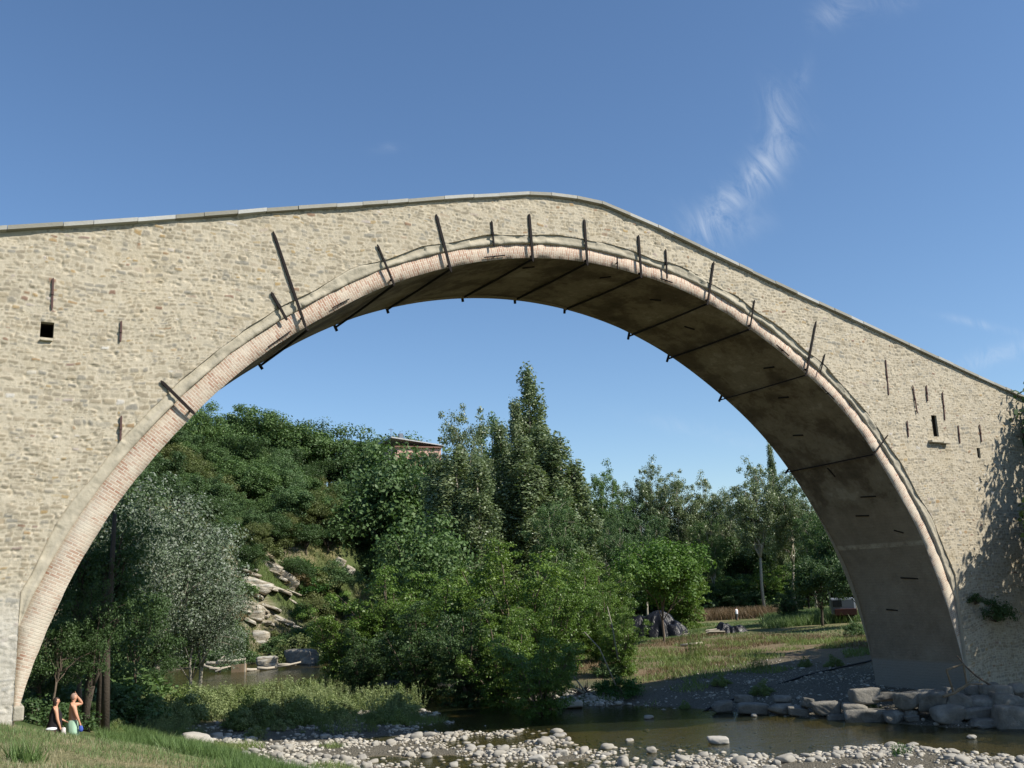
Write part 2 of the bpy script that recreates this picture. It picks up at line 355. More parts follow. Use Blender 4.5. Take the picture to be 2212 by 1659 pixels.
def polar(px, y):
    th, r = [], []
    for u, v in px:
        P = atY(u, v, y); th.append(math.atan2(P[2]-ZC, P[0]-XC)); r.append(math.hypot(P[2]-ZC, P[0]-XC))
    i = np.argsort(th); return np.array(th)[i], np.array(r)[i]
tn, rn_ = polar(near_px, 0.0); tf, rf_ = polar(far_px, BW)
def smoothed(t, tt, rr):
    # gaussian kernel regression of the traced radius
    k = np.exp(-0.5*((np.atleast_1d(t)[:, None]-tt[None])/0.07)**2)
    return (k@rr)/(k.sum(1)+1e-12)
TH = np.linspace(0.02, math.pi-0.03, 241)
RN = smoothed(TH, tn, rn_)
RF = np.where((TH > tf.min()-0.08) & (TH < tf.max()+0.1), smoothed(TH, tf, rf_), np.nan)
RF = np.where(np.isnan(RF), RN, RF); RF = np.convolve(np.pad(RF, 6, 'edge'), np.ones(13)/13, 'valid')
def Rnear(t): return np.interp(t, TH, RN)
top_px = [(0,488.4),(256,473),(512,455),(589,448.3),(839,433.4),(983,422),(1107.5,416.4),(1163,413.3),(1240,422.6),(1298.7,435),(1409.7,481.2),(1619.5,581.5),(1738,637.5),(1843,685.3),(2040,777),(2212,855)]
TPx = np.array([atY(u, v, -0.25) for u, v in top_px]); tx, tzz = TPx[:, 0], TPx[:, 2]
def ztop(x):
    x = np.asarray(x, float); z = np.interp(x, tx, tzz)
    sl = (tzz[2]-tzz[0])/(tx[2]-tx[0]); sr = (tzz[-1]-tzz[-3])/(tx[-1]-tx[-3])
    z = np.where(x < tx[0], tzz[0]+(x-tx[0])*sl, z); z = np.where(x > tx[-1], tzz[-1]+(x-tx[-1])*sr, z)
    return np.maximum(z, 5.0)
bridge = empty('stone_bridge', (0, 0, 0))
tag(bridge, 'old humpbacked stone bridge with one huge arch and a brick arch edge spanning the river', 'bridge')
# rubble wall: every stone has its own bulge, laid in wavering courses
def rubble(X, Z, seed):
    rs = np.random.RandomState(seed)
    zw = Z+0.16*vnoise(X, Z, 2.6, seed+1)+0.085*vnoise(X, Z, 0.7, seed+2)+0.03*vnoise(X, Z, 0.25, seed+20)
    hts = rs.uniform(0.065, 0.165, 400); edges = np.concatenate([[0], np.cumsum(hts)])-4
    row = np.clip(np.searchsorted(edges, zw)-1, 0, 399); vloc = zw-edges[row]; hrow = hts[row]
    er = 0.016*vnoise(X, Z, 0.09, seed+30)+0.012*vnoise(X, Z, .31, seed+31)
    h = np.zeros(X.shape); st = np.zeros(X.shape); rnd = np.zeros(X.shape)
    xw = X+0.08*vnoise(X, Z, 0.5, seed+3)+0.03*vnoise(X, Z, 0.2, seed+21)
    for r in range(400):
        m = row == r
        if not m.any(): continue
        wd = rs.uniform(0.8, 2.2, 500)*hts[r]*rs.uniform(0.9, 1.2); e = np.concatenate([[0], np.cumsum(wd)])-rs.uniform(0, .3)-45
        xr = xw[m]; k = np.clip(np.searchsorted(e, xr)-1, 0, 499)
        while e[-1] < 75:
            wd = np.concatenate([wd, rs.uniform(0.9, 2.7, 500)*hts[r]]); e = np.concatenate([[0], np.cumsum(wd)])-45; k = np.clip(np.searchsorted(e, xr)-1, 0, len(wd)-1)
        du = np.minimum(xr-e[k], e[k]+wd[k]-xr); dv = np.minimum(vloc[m], hrow[m]-vloc[m])
        dd = 1/(1/np.maximum(du, 1e-3)**1.5+1/np.maximum(dv, 1e-3)**1.5)**(1/1.5)*1.25+er[m]
        pro = rs.rand(len(wd)); jj = rs.rand(len(wd)); tl = rs.uniform(-1, 1, len(wd))
        body = np.clip((dd-0.010)/0.026, 0, 1); body = body*body*(3-2*body)
        pr = 0.004+0.020*pro**2.0
        h[m] = body*(pr[k]+0.05*tl[k]*(xr-e[k]-wd[k]/2)*(pro[k] > .5))
        st[m] = body*np.clip(pro[k]*2.2+0.10, 0, 1); rnd[m] = jj[k]
    return h, st, rnd
GS = 0.036
wx = np.arange(-9, 56, GS)
wz = np.arange(-1.6, 23.2, GS)
WX, WZg = np.meshgrid(wx, wz, indexing='ij')
H, ST, RD = rubble(WX, WZg, 100)
H += 0.02*fbm(WX, WZg, 1.1, 130)
# mortar washed out here and there
pit = sst(0.42, 0.7, vnoise(WX, WZg, 0.16, 140)*0.6+vnoise(WX*0.5, WZg, 0.09, 141)*0.6+0.12*vnoise(WX, WZg, 3, 142))*(1-ST)
H -= 0.032*pit
XL, XR = atY(36, 1400, 0)[0], atY(2079, 1400, 0)[0]
def clipx(t, r):
    c_ = np.cos(t); m = np.where(c_ < -.5, (XC-XL)/np.maximum(-c_, .1), np.where(c_ > .5, (XR-XC)/np.maximum(c_, .1), 99))
    return np.maximum(np.minimum(Rnear(t)+r, m)-Rnear(t), 0.03)
def ring_out(t): return clipx(t, ring_out0(t))
def brick_out(t): return np.minimum(clipx(t, brick_out0(t)+0*t), ring_out(t)-.015)
def ring_out0(t):     # thickness of the two rings together, measured out from the near intrados
    a = np.abs(t-math.pi/2)/(math.pi/2)
    return 0.90+0.28*a**1.5+0.05*np.interp(t*7 % 1, [0, .5, 1], [-1, 1, -1])+0.05*vnoise(t*21, t*0, 0.9, 150)
def brick_out0(t):
    a = np.abs(t-math.pi/2)/(math.pi/2)
    return 0.56+0.24*a**1.5+0.012*vnoise(t*21, t*0, 0.5, 151)
tt = np.arctan2(WZg-ZC, WX-XC); rr = np.hypot(WX-XC, WZg-ZC)
edge = Rnear(np.clip(tt, TH[0], TH[-1]))+ring_out(tt)
out = rr >= edge
zt = ztop(WX)-0.16
below = WZg <= zt
ok = out & below
fc = (np.arange(len(wx)-1)[:, None]*len(wz)+np.arange(len(wz)-1)[None, :])
def any4(a): return a[:-1, :-1] | a[1:, :-1] | a[:-1, 1:] | a[1:, 1:]
keep = any4(ok) & any4(out) & any4(below)
keep &= ~((WX[:-1, :-1] > XC-19) & (WX[:-1, :-1] < XC+19) & (WZg[:-1, :-1] < 0))
rects = []
def rect_px(u0, v0, u1, v1):
    a, b = atY(u0, v0, -0.14), atY(u1, v1, -0.14)
    i0 = int(round((a[0]-wx[0])/GS)); i1 = int(round((b[0]-wx[0])/GS)); k0 = int(round((b[2]-wz[0])/GS)); k1 = int(round((a[2]-wz[0])/GS))
    return i0, i1, k0, k1
for (nm_, px, dep, lb) in (('window_opening', (88, 695, 114.5, 731), 1.2, 'square dark hole in the left wall'), ('window_opening', (2011, 896, 2028, 943), 1.4, 'tall narrow opening in the right wall'), ('window_opening', (2109, 967, 2119, 988), 0.7, 'small slit in the right wall')):
    i0, i1, k0, k1 = rect_px(*px)
    keep[i0:i1, k0:k1] = False
    rects.append((nm_, wx[i0], wx[i1], wz[k0], wz[k1], dep, lb))
YW = np.full(WX.shape, -0.14)-H
# snap the cut edges onto the arch and the coping line
inside = ~out
ux, uz = (WX-XC)/rr, (WZg-ZC)/rr
PX = np.where(inside, XC+ux*edge, WX); PZ = np.where(inside, ZC+uz*edge, WZg)
PZ = np.where(WZg > zt, zt, PZ)
F = fc[keep]; NZ = len(wz)
F4 = np.stack([F, F+NZ, F+NZ+1, F+1], 1)
used, inv = np.unique(F4, return_inverse=True)
V = np.stack([PX.ravel(), YW.ravel(), PZ.ravel()], 1)[used]
wallm, nt, p, o_ = new_mat('rubble_masonry')
wp = world_pos(nt)
nb = noise(nt, 0.35, 5, 0.6, wp); nf = noise(nt, 9.0, 5, 0.65, wp); nf2 = noise(nt, 40.0, 3, 0.6, wp)
scol = ramp(nt, attr(nt, 'rnd'), [(0.0, (0.36, 0.31, 0.225)), (0.3, (0.30, 0.265, 0.20)), (0.5, (0.42, 0.36, 0.26)), (0.7, (0.34, 0.31, 0.25)), (0.88, (0.29, 0.275, 0.235)), (0.93, (0.42, 0.31, 0.16)), (0.97, (0.26, 0.17, 0.13)), (1.0, (0.62, 0.60, 0.55))])
mcol = mixc(nt, nb, (0.48, 0.425, 0.32), (0.60, 0.54, 0.43))
c = mixc(nt, attr(nt, 'stone'), mcol, scol)
c = mixc(nt, math_(nt, 'MULTIPLY_ADD', nf, 1.4, -0.35, clamp=True), mixc(nt, 1.0, c, (0.80, 0.78, 0.74), 'MULTIPLY'), c)
c = mixc(nt, math_(nt, 'MULTIPLY_ADD', nb, 3.5, -1.9, clamp=True), c, mixc(nt, 1.0, c, (0.86, 0.80, 0.66), 'MULTIPLY'))
spw = nt.nodes.new('ShaderNodeSeparateXYZ'); nt.links.new(wp, spw.inputs[0])
lw = math_(nt, 'MULTIPLY', math_(nt, 'MULTIPLY_ADD', spw.outputs[2], -.7, 4.6, clamp=True), math_(nt, 'MULTIPLY_ADD', spw.outputs[0], -1.0, 3.0, clamp=True))
c = mixc(nt, math_(nt, 'MULTIPLY', lw, .55), c, ramp(nt, nf, [(.3, (0.40, 0.385, 0.34)), (.7, (0.60, 0.58, 0.53))]))
nt.links.new(c, p.inputs['Base Color']); bump(nt, p, math_(nt, 'ADD', nf, math_(nt, 'MULTIPLY', nf2, 0.4)), 0.6, 0.03)
mesh_np('spandrel_wall', V, inv.reshape(-1, 4), wallm, bridge, smooth=True, attrs={'stone': ST.ravel()[used], 'rnd': RD.ravel()[used]})
# ring, vault, lip
def strip(name, prof, mat, ths, uvf=None, smooth=True, parent=bridge, attrs=None):
    """prof: list of functions t-> (r, y); swept along ths"""
    n = len(prof); V = []; UV = []
    rows = [np.stack(f(ths), 1) for f in prof]
    V = np.stack(rows, 1)      # (T, n, 2) r,y
    x = XC+V[..., 0]*np.cos(ths)[:, None]; z = ZC+V[..., 0]*np.sin(ths)[:, None]
    P = np.stack([x, V[..., 1], z], -1).reshape(-1, 3)
    T = len(ths); i = (np.arange(T-1)[:, None]*n+np.arange(n-1)[None, :]).ravel()
    Fq = np.stack([i, i+1, i+n+1, i+n], 1)
    arc = (ths*21.0)[:, None]+0*V[..., 0]
    uv = np.stack([V[..., 0]-Rnear(ths)[:, None]+V[..., 1], arc], -1).reshape(-1, 2)
    return mesh_np(name, P, Fq, mat, parent, smooth=smooth, uv=uv)
T2 = np.linspace(0.06, math.pi-0.06, 1500)
brm, nt, p, o_ = new_mat('arch_brick')
uvn = nt.nodes.new('ShaderNodeUVMap'); uvn.uv_map = 'uv'
bt = nt.nodes.new('ShaderNodeTexBrick'); nt.links.new(uvn.outputs[0], bt.inputs['Vector'])
for k, v in (('Scale', 1.0), ('Mortar Size', 0.014), ('Mortar Smooth', 0.2), ('Brick Width', 0.29), ('Row Height', 0.088), ('Bias', 0.0)): bt.inputs[k].default_value = v
bt.inputs['Color1'].default_value = (0.34, 0.185, 0.125, 1); bt.inputs['Color2'].default_value = (0.50, 0.395, 0.30, 1); bt.inputs['Mortar'].default_value = (0.60, 0.54, 0.44, 1)
wp = world_pos(nt)
plas = noise(nt, 1.1, 5, 0.7, wp)
pl2 = noise(nt, 5.0, 4, 0.6, wp)
f = math_(nt, 'MULTIPLY_ADD', math_(nt, 'ADD', plas, math_(nt, 'MULTIPLY', pl2, 0.4)), 4.5, -2.75)
spb = nt.nodes.new('ShaderNodeSeparateXYZ'); nt.links.new(wp, spb.inputs[0])
f = math_(nt, 'ADD', f, math_(nt, 'MULTIPLY_ADD', spb.outputs[2], -0.06, .48), clamp=True)
c = mixc(nt, f, bt.outputs[0], (0.56, 0.495, 0.395))
c = mixc(nt, math_(nt, 'MULTIPLY_ADD', pl2, 1.6, -0.6, clamp=True), c, mixc(nt, 0.35, c, (0.58, 0.50, 0.40)))
nt.links.new(c, p.inputs['Base Color']); bump(nt, p, math_(nt, 'ADD', math_(nt, 'MULTIPLY', bt.outputs['Fac'], -0.6), pl2), 0.6, 0.03)
def yb(t, s=0): return 0.015*vnoise(t*21, t*0+s, 0.8, 160)
strip('brick_arch_ring', [lambda t: (Rnear(t)+0.0*t, yb(t)+0.02), lambda t: (Rnear(t)+0.012*vnoise(t*21, t*0, .3, 161), yb(t)), lambda t: (Rnear(t)+brick_out(t)*0.5, yb(t, 1)), lambda t: (Rnear(t)+brick_out(t), yb(t, 2)), lambda t: (Rnear(t)+brick_out(t), yb(t, 2)+0.1)], brm, T2, smooth=False)
srm = plain('grey_voussoir_stone', (0.43, 0.385, 0.295), 0.95, 0.25, 1.6, bumpd=0.05)
def ys(t, k):
    blk = np.floor(t*21/0.95+k*0.5); r = np.random.RandomState(7+k); T = r.rand(4000)
    off = T[(blk.astype(int)) % 4000]
    return -0.065-0.055*off+0.035*vnoise(t*21, t*0+k*3, 0.35, 170+k)-0.05*np.clip(vnoise(t*21, t*0+k, 1.3, 180), 0, 1)
strip('stone_arch_ring', [lambda t: (Rnear(t)+brick_out(t)+0.004, 0*t+0.1), lambda t: (Rnear(t)+brick_out(t)+0.004, ys(t, 0)+0.03)]+[
      (lambda kk: (lambda t: (Rnear(t)+brick_out(t)+(ring_out(t)-brick_out(t))*kk/5, ys(t, kk // 3)+(0.03 if kk == 3 else 0))))(kk) for kk in range(1, 6)]+[lambda t: (Rnear(t)+ring_out(t)+0.03, 0*t+0.1)], srm, T2, smooth=False)
strip('wall_edge', [lambda t: (Rnear(t)+ring_out(t), 0*t-0.155), lambda t: (Rnear(t)+ring_out(t), 0*t+0.1)], wallm, T2)
# vault
vm, nt, p, o_ = new_mat('vault_soffit')
wp = world_pos(nt)
va = noise(nt, 0.5, 9, 0.68, wp, 0.1); vb = noise(nt, 1.6, 8, 0.72, wp, 0.1); vc = noise(nt, 8.0, 4, 0.6, wp)
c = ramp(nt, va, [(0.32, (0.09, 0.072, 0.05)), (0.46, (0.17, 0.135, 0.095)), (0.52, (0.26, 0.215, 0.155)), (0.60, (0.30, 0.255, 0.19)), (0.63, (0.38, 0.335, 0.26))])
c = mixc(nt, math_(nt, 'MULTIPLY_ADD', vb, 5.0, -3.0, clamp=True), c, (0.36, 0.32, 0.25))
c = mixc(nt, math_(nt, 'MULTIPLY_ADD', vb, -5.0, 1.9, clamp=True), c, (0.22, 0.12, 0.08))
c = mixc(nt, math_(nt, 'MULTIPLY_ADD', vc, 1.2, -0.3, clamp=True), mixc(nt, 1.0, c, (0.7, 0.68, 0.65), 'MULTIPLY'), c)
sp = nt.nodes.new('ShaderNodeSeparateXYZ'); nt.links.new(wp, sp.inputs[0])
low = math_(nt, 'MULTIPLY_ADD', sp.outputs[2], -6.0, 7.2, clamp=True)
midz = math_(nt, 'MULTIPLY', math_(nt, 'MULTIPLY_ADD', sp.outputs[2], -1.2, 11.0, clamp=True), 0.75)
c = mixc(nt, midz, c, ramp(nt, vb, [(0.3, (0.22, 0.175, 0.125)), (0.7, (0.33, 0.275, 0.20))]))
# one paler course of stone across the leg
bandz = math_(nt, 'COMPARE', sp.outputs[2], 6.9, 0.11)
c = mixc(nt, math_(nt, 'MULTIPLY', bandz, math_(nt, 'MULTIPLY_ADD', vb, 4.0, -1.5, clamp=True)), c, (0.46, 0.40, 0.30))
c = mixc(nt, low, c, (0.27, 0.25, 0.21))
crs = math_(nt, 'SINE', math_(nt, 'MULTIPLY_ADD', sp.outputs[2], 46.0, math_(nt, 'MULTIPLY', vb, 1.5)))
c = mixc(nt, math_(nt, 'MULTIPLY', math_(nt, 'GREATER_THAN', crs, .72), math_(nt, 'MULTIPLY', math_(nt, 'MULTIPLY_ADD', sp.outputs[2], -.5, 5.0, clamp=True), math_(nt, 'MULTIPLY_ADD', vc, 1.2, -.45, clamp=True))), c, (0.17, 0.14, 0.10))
nt.links.new(c, p.inputs['Base Color']); bump(nt, p, math_(nt, 'ADD', math_(nt, 'MULTIPLY', vb, 0.9), math_(nt, 'ADD', math_(nt, 'MULTIPLY', vc, 0.35), math_(nt, 'MULTIPLY', crs, .012))), 0.7, 0.10)
NV = 26
T3 = np.linspace(0.035, math.pi-0.04, 420)
rows = []
rn3 = np.interp(T3, TH, RN); rf3 = np.interp(T3, TH, RF)
for j in range(NV+1):
    s = j/NV; r = rn3*(1-s)+rf3*s+0.02*vnoise(T3*21, T3*0+s*BW, 1.2, 190)*(0 < j < NV)
    rows.append(np.stack([XC+r*np.cos(T3), np.full_like(T3, 0.02+(BW-0.02)*s), ZC+r*np.sin(T3)], 1))
Pv = np.stack(rows, 1).reshape(-1, 3); n = NV+1
i = (np.arange(len(T3)-1)[:, None]*n+np.arange(n-1)[None, :]).ravel()
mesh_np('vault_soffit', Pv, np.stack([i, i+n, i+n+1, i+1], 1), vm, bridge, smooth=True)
# back wall, deck
xs = np.linspace(-40, 75, 460)
def zarch(x):
    z = ZC+np.sqrt(np.maximum(0, (np.interp(np.arctan2(1, 1), TH, RF))**2-(x-XC)**2)); return np.where(np.abs(x-XC) < 20.9, np.maximum(z, -2), -2)
Vb = np.concatenate([np.stack([xs, 0*xs+BW+0.02, zarch(xs)+0.03], 1), np.stack([xs, 0*xs+BW+0.02, ztop(xs)-0.16], 1), np.stack([xs, 0*xs+BW-0.4, ztop(xs)-0.16], 1), np.stack([xs, 0*xs+BW-0.4, ztop(xs)-1.0], 1), np.stack([xs, 0*xs+0.3, ztop(xs)-1.0], 1), np.stack([xs, 0*xs+0.3, ztop(xs)-0.16], 1), np.stack([xs, 0*xs-0.16, ztop(xs)-0.16], 1)])
N = len(xs); Fb = np.concatenate([np.stack([k*N+np.arange(N-1), k*N+np.arange(1, N), (k+1)*N+np.arange(1, N), (k+1)*N+np.arange(N-1)], 1) for k in range(6)])
mesh_np('back_wall', Vb, Fb, wallm, bridge, attrs={'stone': np.full(len(Vb), .5), 'rnd': np.full(len(Vb), .4)})
for xa, xb in ((-40, -9), (56-GS, 75)):
    q = [(xa, -0.14, -2), (xb, -0.14, -2), (xb, -0.14, float(ztop(xb))-.16), (xa, -0.14, float(ztop(xa))-.16)]
    mesh_np('approach_wall', q, np.array([[0, 1, 2, 3]]), wallm, bridge, attrs={'stone': [.4]*4, 'rnd': [.3]*4})
# coping slabs
cm, nt, p, o_ = new_mat('coping_stone')
c = ramp(nt, isl(nt), [(0.0, (0.26, 0.25, 0.21)), (0.35, (0.34, 0.325, 0.28)), (0.6, (0.42, 0.41, 0.37)), (1.0, (0.56, 0.56, 0.54))])
c = mixc(nt, math_(nt, 'MULTIPLY', noise(nt, 3.0, 5, 0.7), 0.6), c, (0.2, 0.19, 0.15))
nt.links.new(c, p.inputs['Base Color']); bump(nt, p, noise(nt, 12.0), 0.5, 0.02)
mb = MB(); rs = random.Random(4); x = -40.0
while x < 74:
    L = rs.uniform(0.8, 1.5); a = np.array([x+0.008, 0, float(ztop(x))]); b = np.array([x+L-0.008, 0, float(ztop(x+L))])
    dz = rs.uniform(-.012, .012); yo = rs.uniform(-.015, .015)
    pts = []
    for P in (a, b):
        for (yy, zz) in ((-0.30+yo, -0.13), (-0.30+yo, 0.0), (0.4, 0.03), (0.4, -0.165), (-0.13, -0.165)):
            pts.append((P[0], yy, P[2]+zz+dz))
    mb.add(pts, [(0, 1, 2, 3, 4), (9, 8, 7, 6, 5), (0, 5, 6, 1), (1, 6, 7, 2), (2, 7, 8, 3), (3, 8, 9, 4), (4, 9, 5, 0)])
    x += L
mb.build('coping', cm, bridge)
mb = MB(); x = -40.0
while x < 74:
    L = rs.uniform(0.9, 1.4); z0 = float(ztop(x)); z1 = float(ztop(x+L-0.01))
    y0, y1 = BW-0.45, BW+0.15
    mb.add([(x, y0, z0-.16), (x, y0, z0), (x, y1, z0), (x, y1, z0-.16), (x+L-.01, y0, z1-.16), (x+L-.01, y0, z1), (x+L-.01, y1, z1), (x+L-.01, y1, z1-.16)], [(0, 1, 2, 3), (7, 6, 5, 4), (0, 4, 5, 1), (1, 5, 6, 2), (2, 6, 7, 3), (3, 7, 4, 0)])
    x += L
mb.build('coping', cm, bridge)
# openings
revm = plain('dressed_reveal_stone', (0.36, 0.33, 0.26), 0.95, 0.2, 4.0, bumpd=0.03)
shadem = plain('painted_shade_stone', (0.035, 0.028, 0.02), 0.95, 0.3, 4.0)  # near-black colour paints shade into the deep part of the openings
for (nm_, x0, x1, z0, z1, dep, lb) in rects:
    y0, y1 = -0.15, -0.14+dep; mb = MB()
    ym = y0+(.10 if x0 > 20 else .25)
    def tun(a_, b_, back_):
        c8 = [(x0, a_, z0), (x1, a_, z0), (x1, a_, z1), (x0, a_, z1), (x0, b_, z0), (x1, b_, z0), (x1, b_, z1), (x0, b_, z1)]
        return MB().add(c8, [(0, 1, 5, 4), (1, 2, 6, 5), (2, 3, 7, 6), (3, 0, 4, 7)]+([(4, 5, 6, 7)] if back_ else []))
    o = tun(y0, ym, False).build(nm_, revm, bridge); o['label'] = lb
    tun(ym, y1, True).build('recess', shadem, o)
a, b = atY(2005, 951, -0.14), atY(2045, 958.5, -0.14)
mb = MB(); xm = a[0]+(b[0]-a[0])*.6
mb.box(((a[0]+xm)/2-.01, -0.2, (a[2]+b[2])/2), (xm-a[0]-.02, 0.34, a[2]-b[2])); mb.box(((xm+b[0])/2+.01, -0.2, (a[2]+b[2])/2-.03), (b[0]-xm-.02, 0.34, a[2]-b[2]))
mb.build('window_sill', srm, bridge, bevel=0.02)
a, b = atY(86, 731, -0.14), atY(113, 737, -0.14)
MB().box(((a[0]+b[0])/2, -0.1, (a[2]+b[2])/2-.02), (b[0]-a[0], 0.28, a[2]-b[2])).build('window_sill', srm, bridge, bevel=0.02)
# base blocks under the left springing
qa, qb = atY(28, 1526, 0), atY(50, 1556, 0); mb = MB().box(((qa[0]+qb[0])/2, 0.45, (qa[2]+qb[2])/2), (qb[0]-qa[0], 1.2, qa[2]-qb[2])); mb.build('base_block', revm, bridge, bevel=0.04)
# iron
irm = plain('dark_iron', (0.020, 0.016, 0.015), 0.8, 0.4, 8.0, 0.0, 0.12)
rim = plain('rusty_iron', (0.085, 0.042, 0.036), 0.7, 0.4, 8.0, 0.0, 0.35)
def bar(p0, p1, wd, mat, y=-0.185, th=0.04, key=True):
    A, B = atY(*p0, y), atY(*p1, y); ax = B-A; L = np.linalg.norm(ax); ax /= L; ay = np.array([0, 1.0, 0]); az = np.cross(ax, ay)
    mb = MB(); n = 5; half = [0.35, 1, 1, 1, 0.45] if wd > 0.05 else [.7, 1, 1, 1, .7]
    ts = [0, 0.06, 0.5, 0.94, 1]; vs = []
    for t, hw in zip(ts, half):
        C = A+ax*L*t
        for sy, sz in ((-1, -1), (-1, 1), (1, 1), (1, -1)): vs.append(C+ay*th/2*sy+az*wd/2*hw*sz)
    fs = [(0, 1, 2, 3), (19, 18, 17, 16)]
    for k in range(4):
        for q in range(4): fs.append((k*4+q, (k+1)*4+q, (k+1)*4+(q+1) % 4, k*4+(q+1) % 4))
    mb.add(vs, fs)
    if key:
        C = A+ax*L*0.5; mb.box(C+np.array([0, 0.0, 0]), (wd*1.5, th*2.0, wd*1.2), (ax, ay, az)); mb.box(C+np.array([0, 0.07, 0]), (wd*.8, 0.16, wd*.8), (ax, ay, az))
    else:
        for t in (0.12, 0.88): mb.box(A+ax*L*t+np.array([0, 0.07, 0]), (0.07, 0.16, wd*.8), (ax, ay, az))
    return mb.build('anchor_bar', mat, bridge)
big = [((590, 500), (662, 712), .13), ((815, 528), (851, 614), .10), ((942, 463), (975, 588), .15), ((1143, 462), (1151.5, 565), .15), ((1262, 474), (1269, 574), .15), ((1379, 508), (1385.5, 601), .15), ((1542, 565), (1528, 659), .13), ((1630, 648), (1620, 710), .09), ((1763, 694), (1741, 812), .13), ((1918, 940), (1889, 980), .06), ((347, 822), (421, 895), .13)]
for a, b, wd in big: bar(a, b, wd*.72, irm, key=False)
for a, b, wd in [((586, 631), (620, 692), .09), ((1062, 477), (1067, 533), .07), ((1438, 538), (1441, 602), .07), ((1782, 765), (1772, 805), .05), ((1333, 555), (1334, 581), .04)]: bar(a, b, wd, irm)
for a, b in [((718, 665), (755, 645.6)), ((579, 749.6), (628.6, 714.7)), ((1045.7, 556), (1091, 551.5)), ((1426.6, 601), (1453, 610.8)), ((1677, 744.6), (1704.7, 768.6)), ((1776, 836), (1803, 862.8))]: bar(a, b, .04, irm, y=-0.08)
for a, b in [((115, 600), (112, 668)), ((262, 693), (260, 738)), ((262, 898), (260, 952)), ((1913, 777), (1920, 853.5)), ((1971.6, 832), (1981.8, 893)), ((2001, 832), (2004, 867)), ((2035.8, 846.7), (2041.4, 908)), ((1959.5, 909), (1962.6, 944.4)), ((2069.7, 919), (2074, 958)), ((2116, 916.7), (2120.6, 954.7)), ((2209, 923.8), (2212, 949))]: bar(a, b, .055, rim)
pairs = [((663, 709.5), (564.5, 785)), ((850, 612), (728, 701.8)), ((973, 578), (840.6, 663.2)), ((1150.5, 556.8), (1004, 638.6)), ((1267.8, 566), (1118, 643)), ((1385, 595.3), (1226, 664.8)), ((1528.5, 653.9), (1365, 721.9)), ((1619.5, 709.5), (1449.8, 771.2)), ((1741, 808.7), (1562.5, 860.7)), ((1889, 980), (1707, 1017.6))]
for k, (a, b) in enumerate(pairs):
    A, B = atY(*a, -0.2), atY(*b, BW)
    ca, cb = np.array([XC, A[1], ZC]), np.array([XC, B[1], ZC])
    A = A+(ca-A)/np.linalg.norm(ca-A)*0.05; B = B+(cb-B)/np.linalg.norm(cb-B)*0.05
    E_ = B+np.array([0, 0.25, 0]); mb = MB(); mb.tube([A, A*.5+B*.5+(ca-A)/np.linalg.norm(ca-A)*0.02, B, E_], 0.045 if k not in (8, 9) else 0.032, 6)
    dn = (cb-B)/np.linalg.norm(cb-B)
    mb.tube([E_-dn*0.35, E_+dn*(0.16 if k < 8 else .08)], 0.06, 6)
    mb.build('tie_rod', irm, bridge)
# short iron plates on the soffit
def soffit(th, s, L, ang):
    r = float(np.interp(th, TH, RN))*(1-s)+float(np.interp(th, TH, RF))*s-0.025
    C = np.array([XC+r*math.cos(th), BW*s, ZC+r*math.sin(th)]); tn_ = np.array([-math.sin(th), 0, math.cos(th)]); nn = np.array([math.cos(th), 0, math.sin(th)])
    ax = tn_*math.cos(ang)+np.array([0, 1, 0])*math.sin(ang)
    MB().box(C, (L, 0.06, 0.04), (ax, np.cross(nn, ax), nn)).build('soffit_plate', irm, bridge)
for a in [(1.68, .22, .5, .5), (1.50, .2, .5, .9), (1.35, .3, .5, .7), (1.22, .45, .5, .4), (1.02, .25, .6, 1.4), (.92, .42, .6, 1.4), (.80, .62, .6, 1.4), (.68, .55, .6, .2), (.60, .32, .9, 1.5), (.55, .5, .8, 1.5), (.38, .3, 1.0, 1.5), (.30, .62, .7, 1.5), (.50, .2, .5, 1.2)]: soffit(*a)
# ------------------------------------------------------------------ plants
def leaves(rs, C, Rr, n, size, flat=0.7, up=0.5, shell=0.5, droop=0.0, asp=0.62):
    """C (k,3) cluster centres, Rr (k,) radii -> leaf quads"""
    k = rs.randint(0, len(C), n)
    d = rs.normal(size=(n, 3)); d /= np.linalg.norm(d, axis=1)[:, None]
    r = rs.rand(n)**shell; pos = C[k]+d*(Rr[k]*r)[:, None]*np.array([1, 1, flat])
    pos[:, 2] -= droop*r*Rr[k]*np.hypot(d[:, 0], d[:, 1])
    nrm = d*0.9+rs.normal(size=(n, 3))*0.65+np.array([0, 0, up]); nrm /= np.linalg.norm(nrm, axis=1)[:, None]
    a = np.cross(nrm, rs.normal(size=(n, 3))); a /= np.linalg.norm(a, axis=1)[:, None]; b = np.cross(nrm, a)
    s = size*(0.4+1.15*rs.rand(n)**1.3)[:, None]*0.5
    V = np.stack([pos-a*s, pos+b*s*asp, pos+a*s, pos-b*s*asp], 1).reshape(-1, 3)
    return V
def quads(n): return np.arange(n*4).reshape(n, 4)
barkd = plain('dark_bark', (0.075, 0.06, 0.045), 0.95, 0.3, 5.0, bumpd=0.03)
barkp = plain('pale_bark', (0.30, 0.27, 0.21), 0.9, 0.3, 3.0, bumpd=0.02)
barkm = plain('brown_bark', (0.15, 0.115, 0.085), 0.95, 0.3, 4.0, bumpd=0.03)
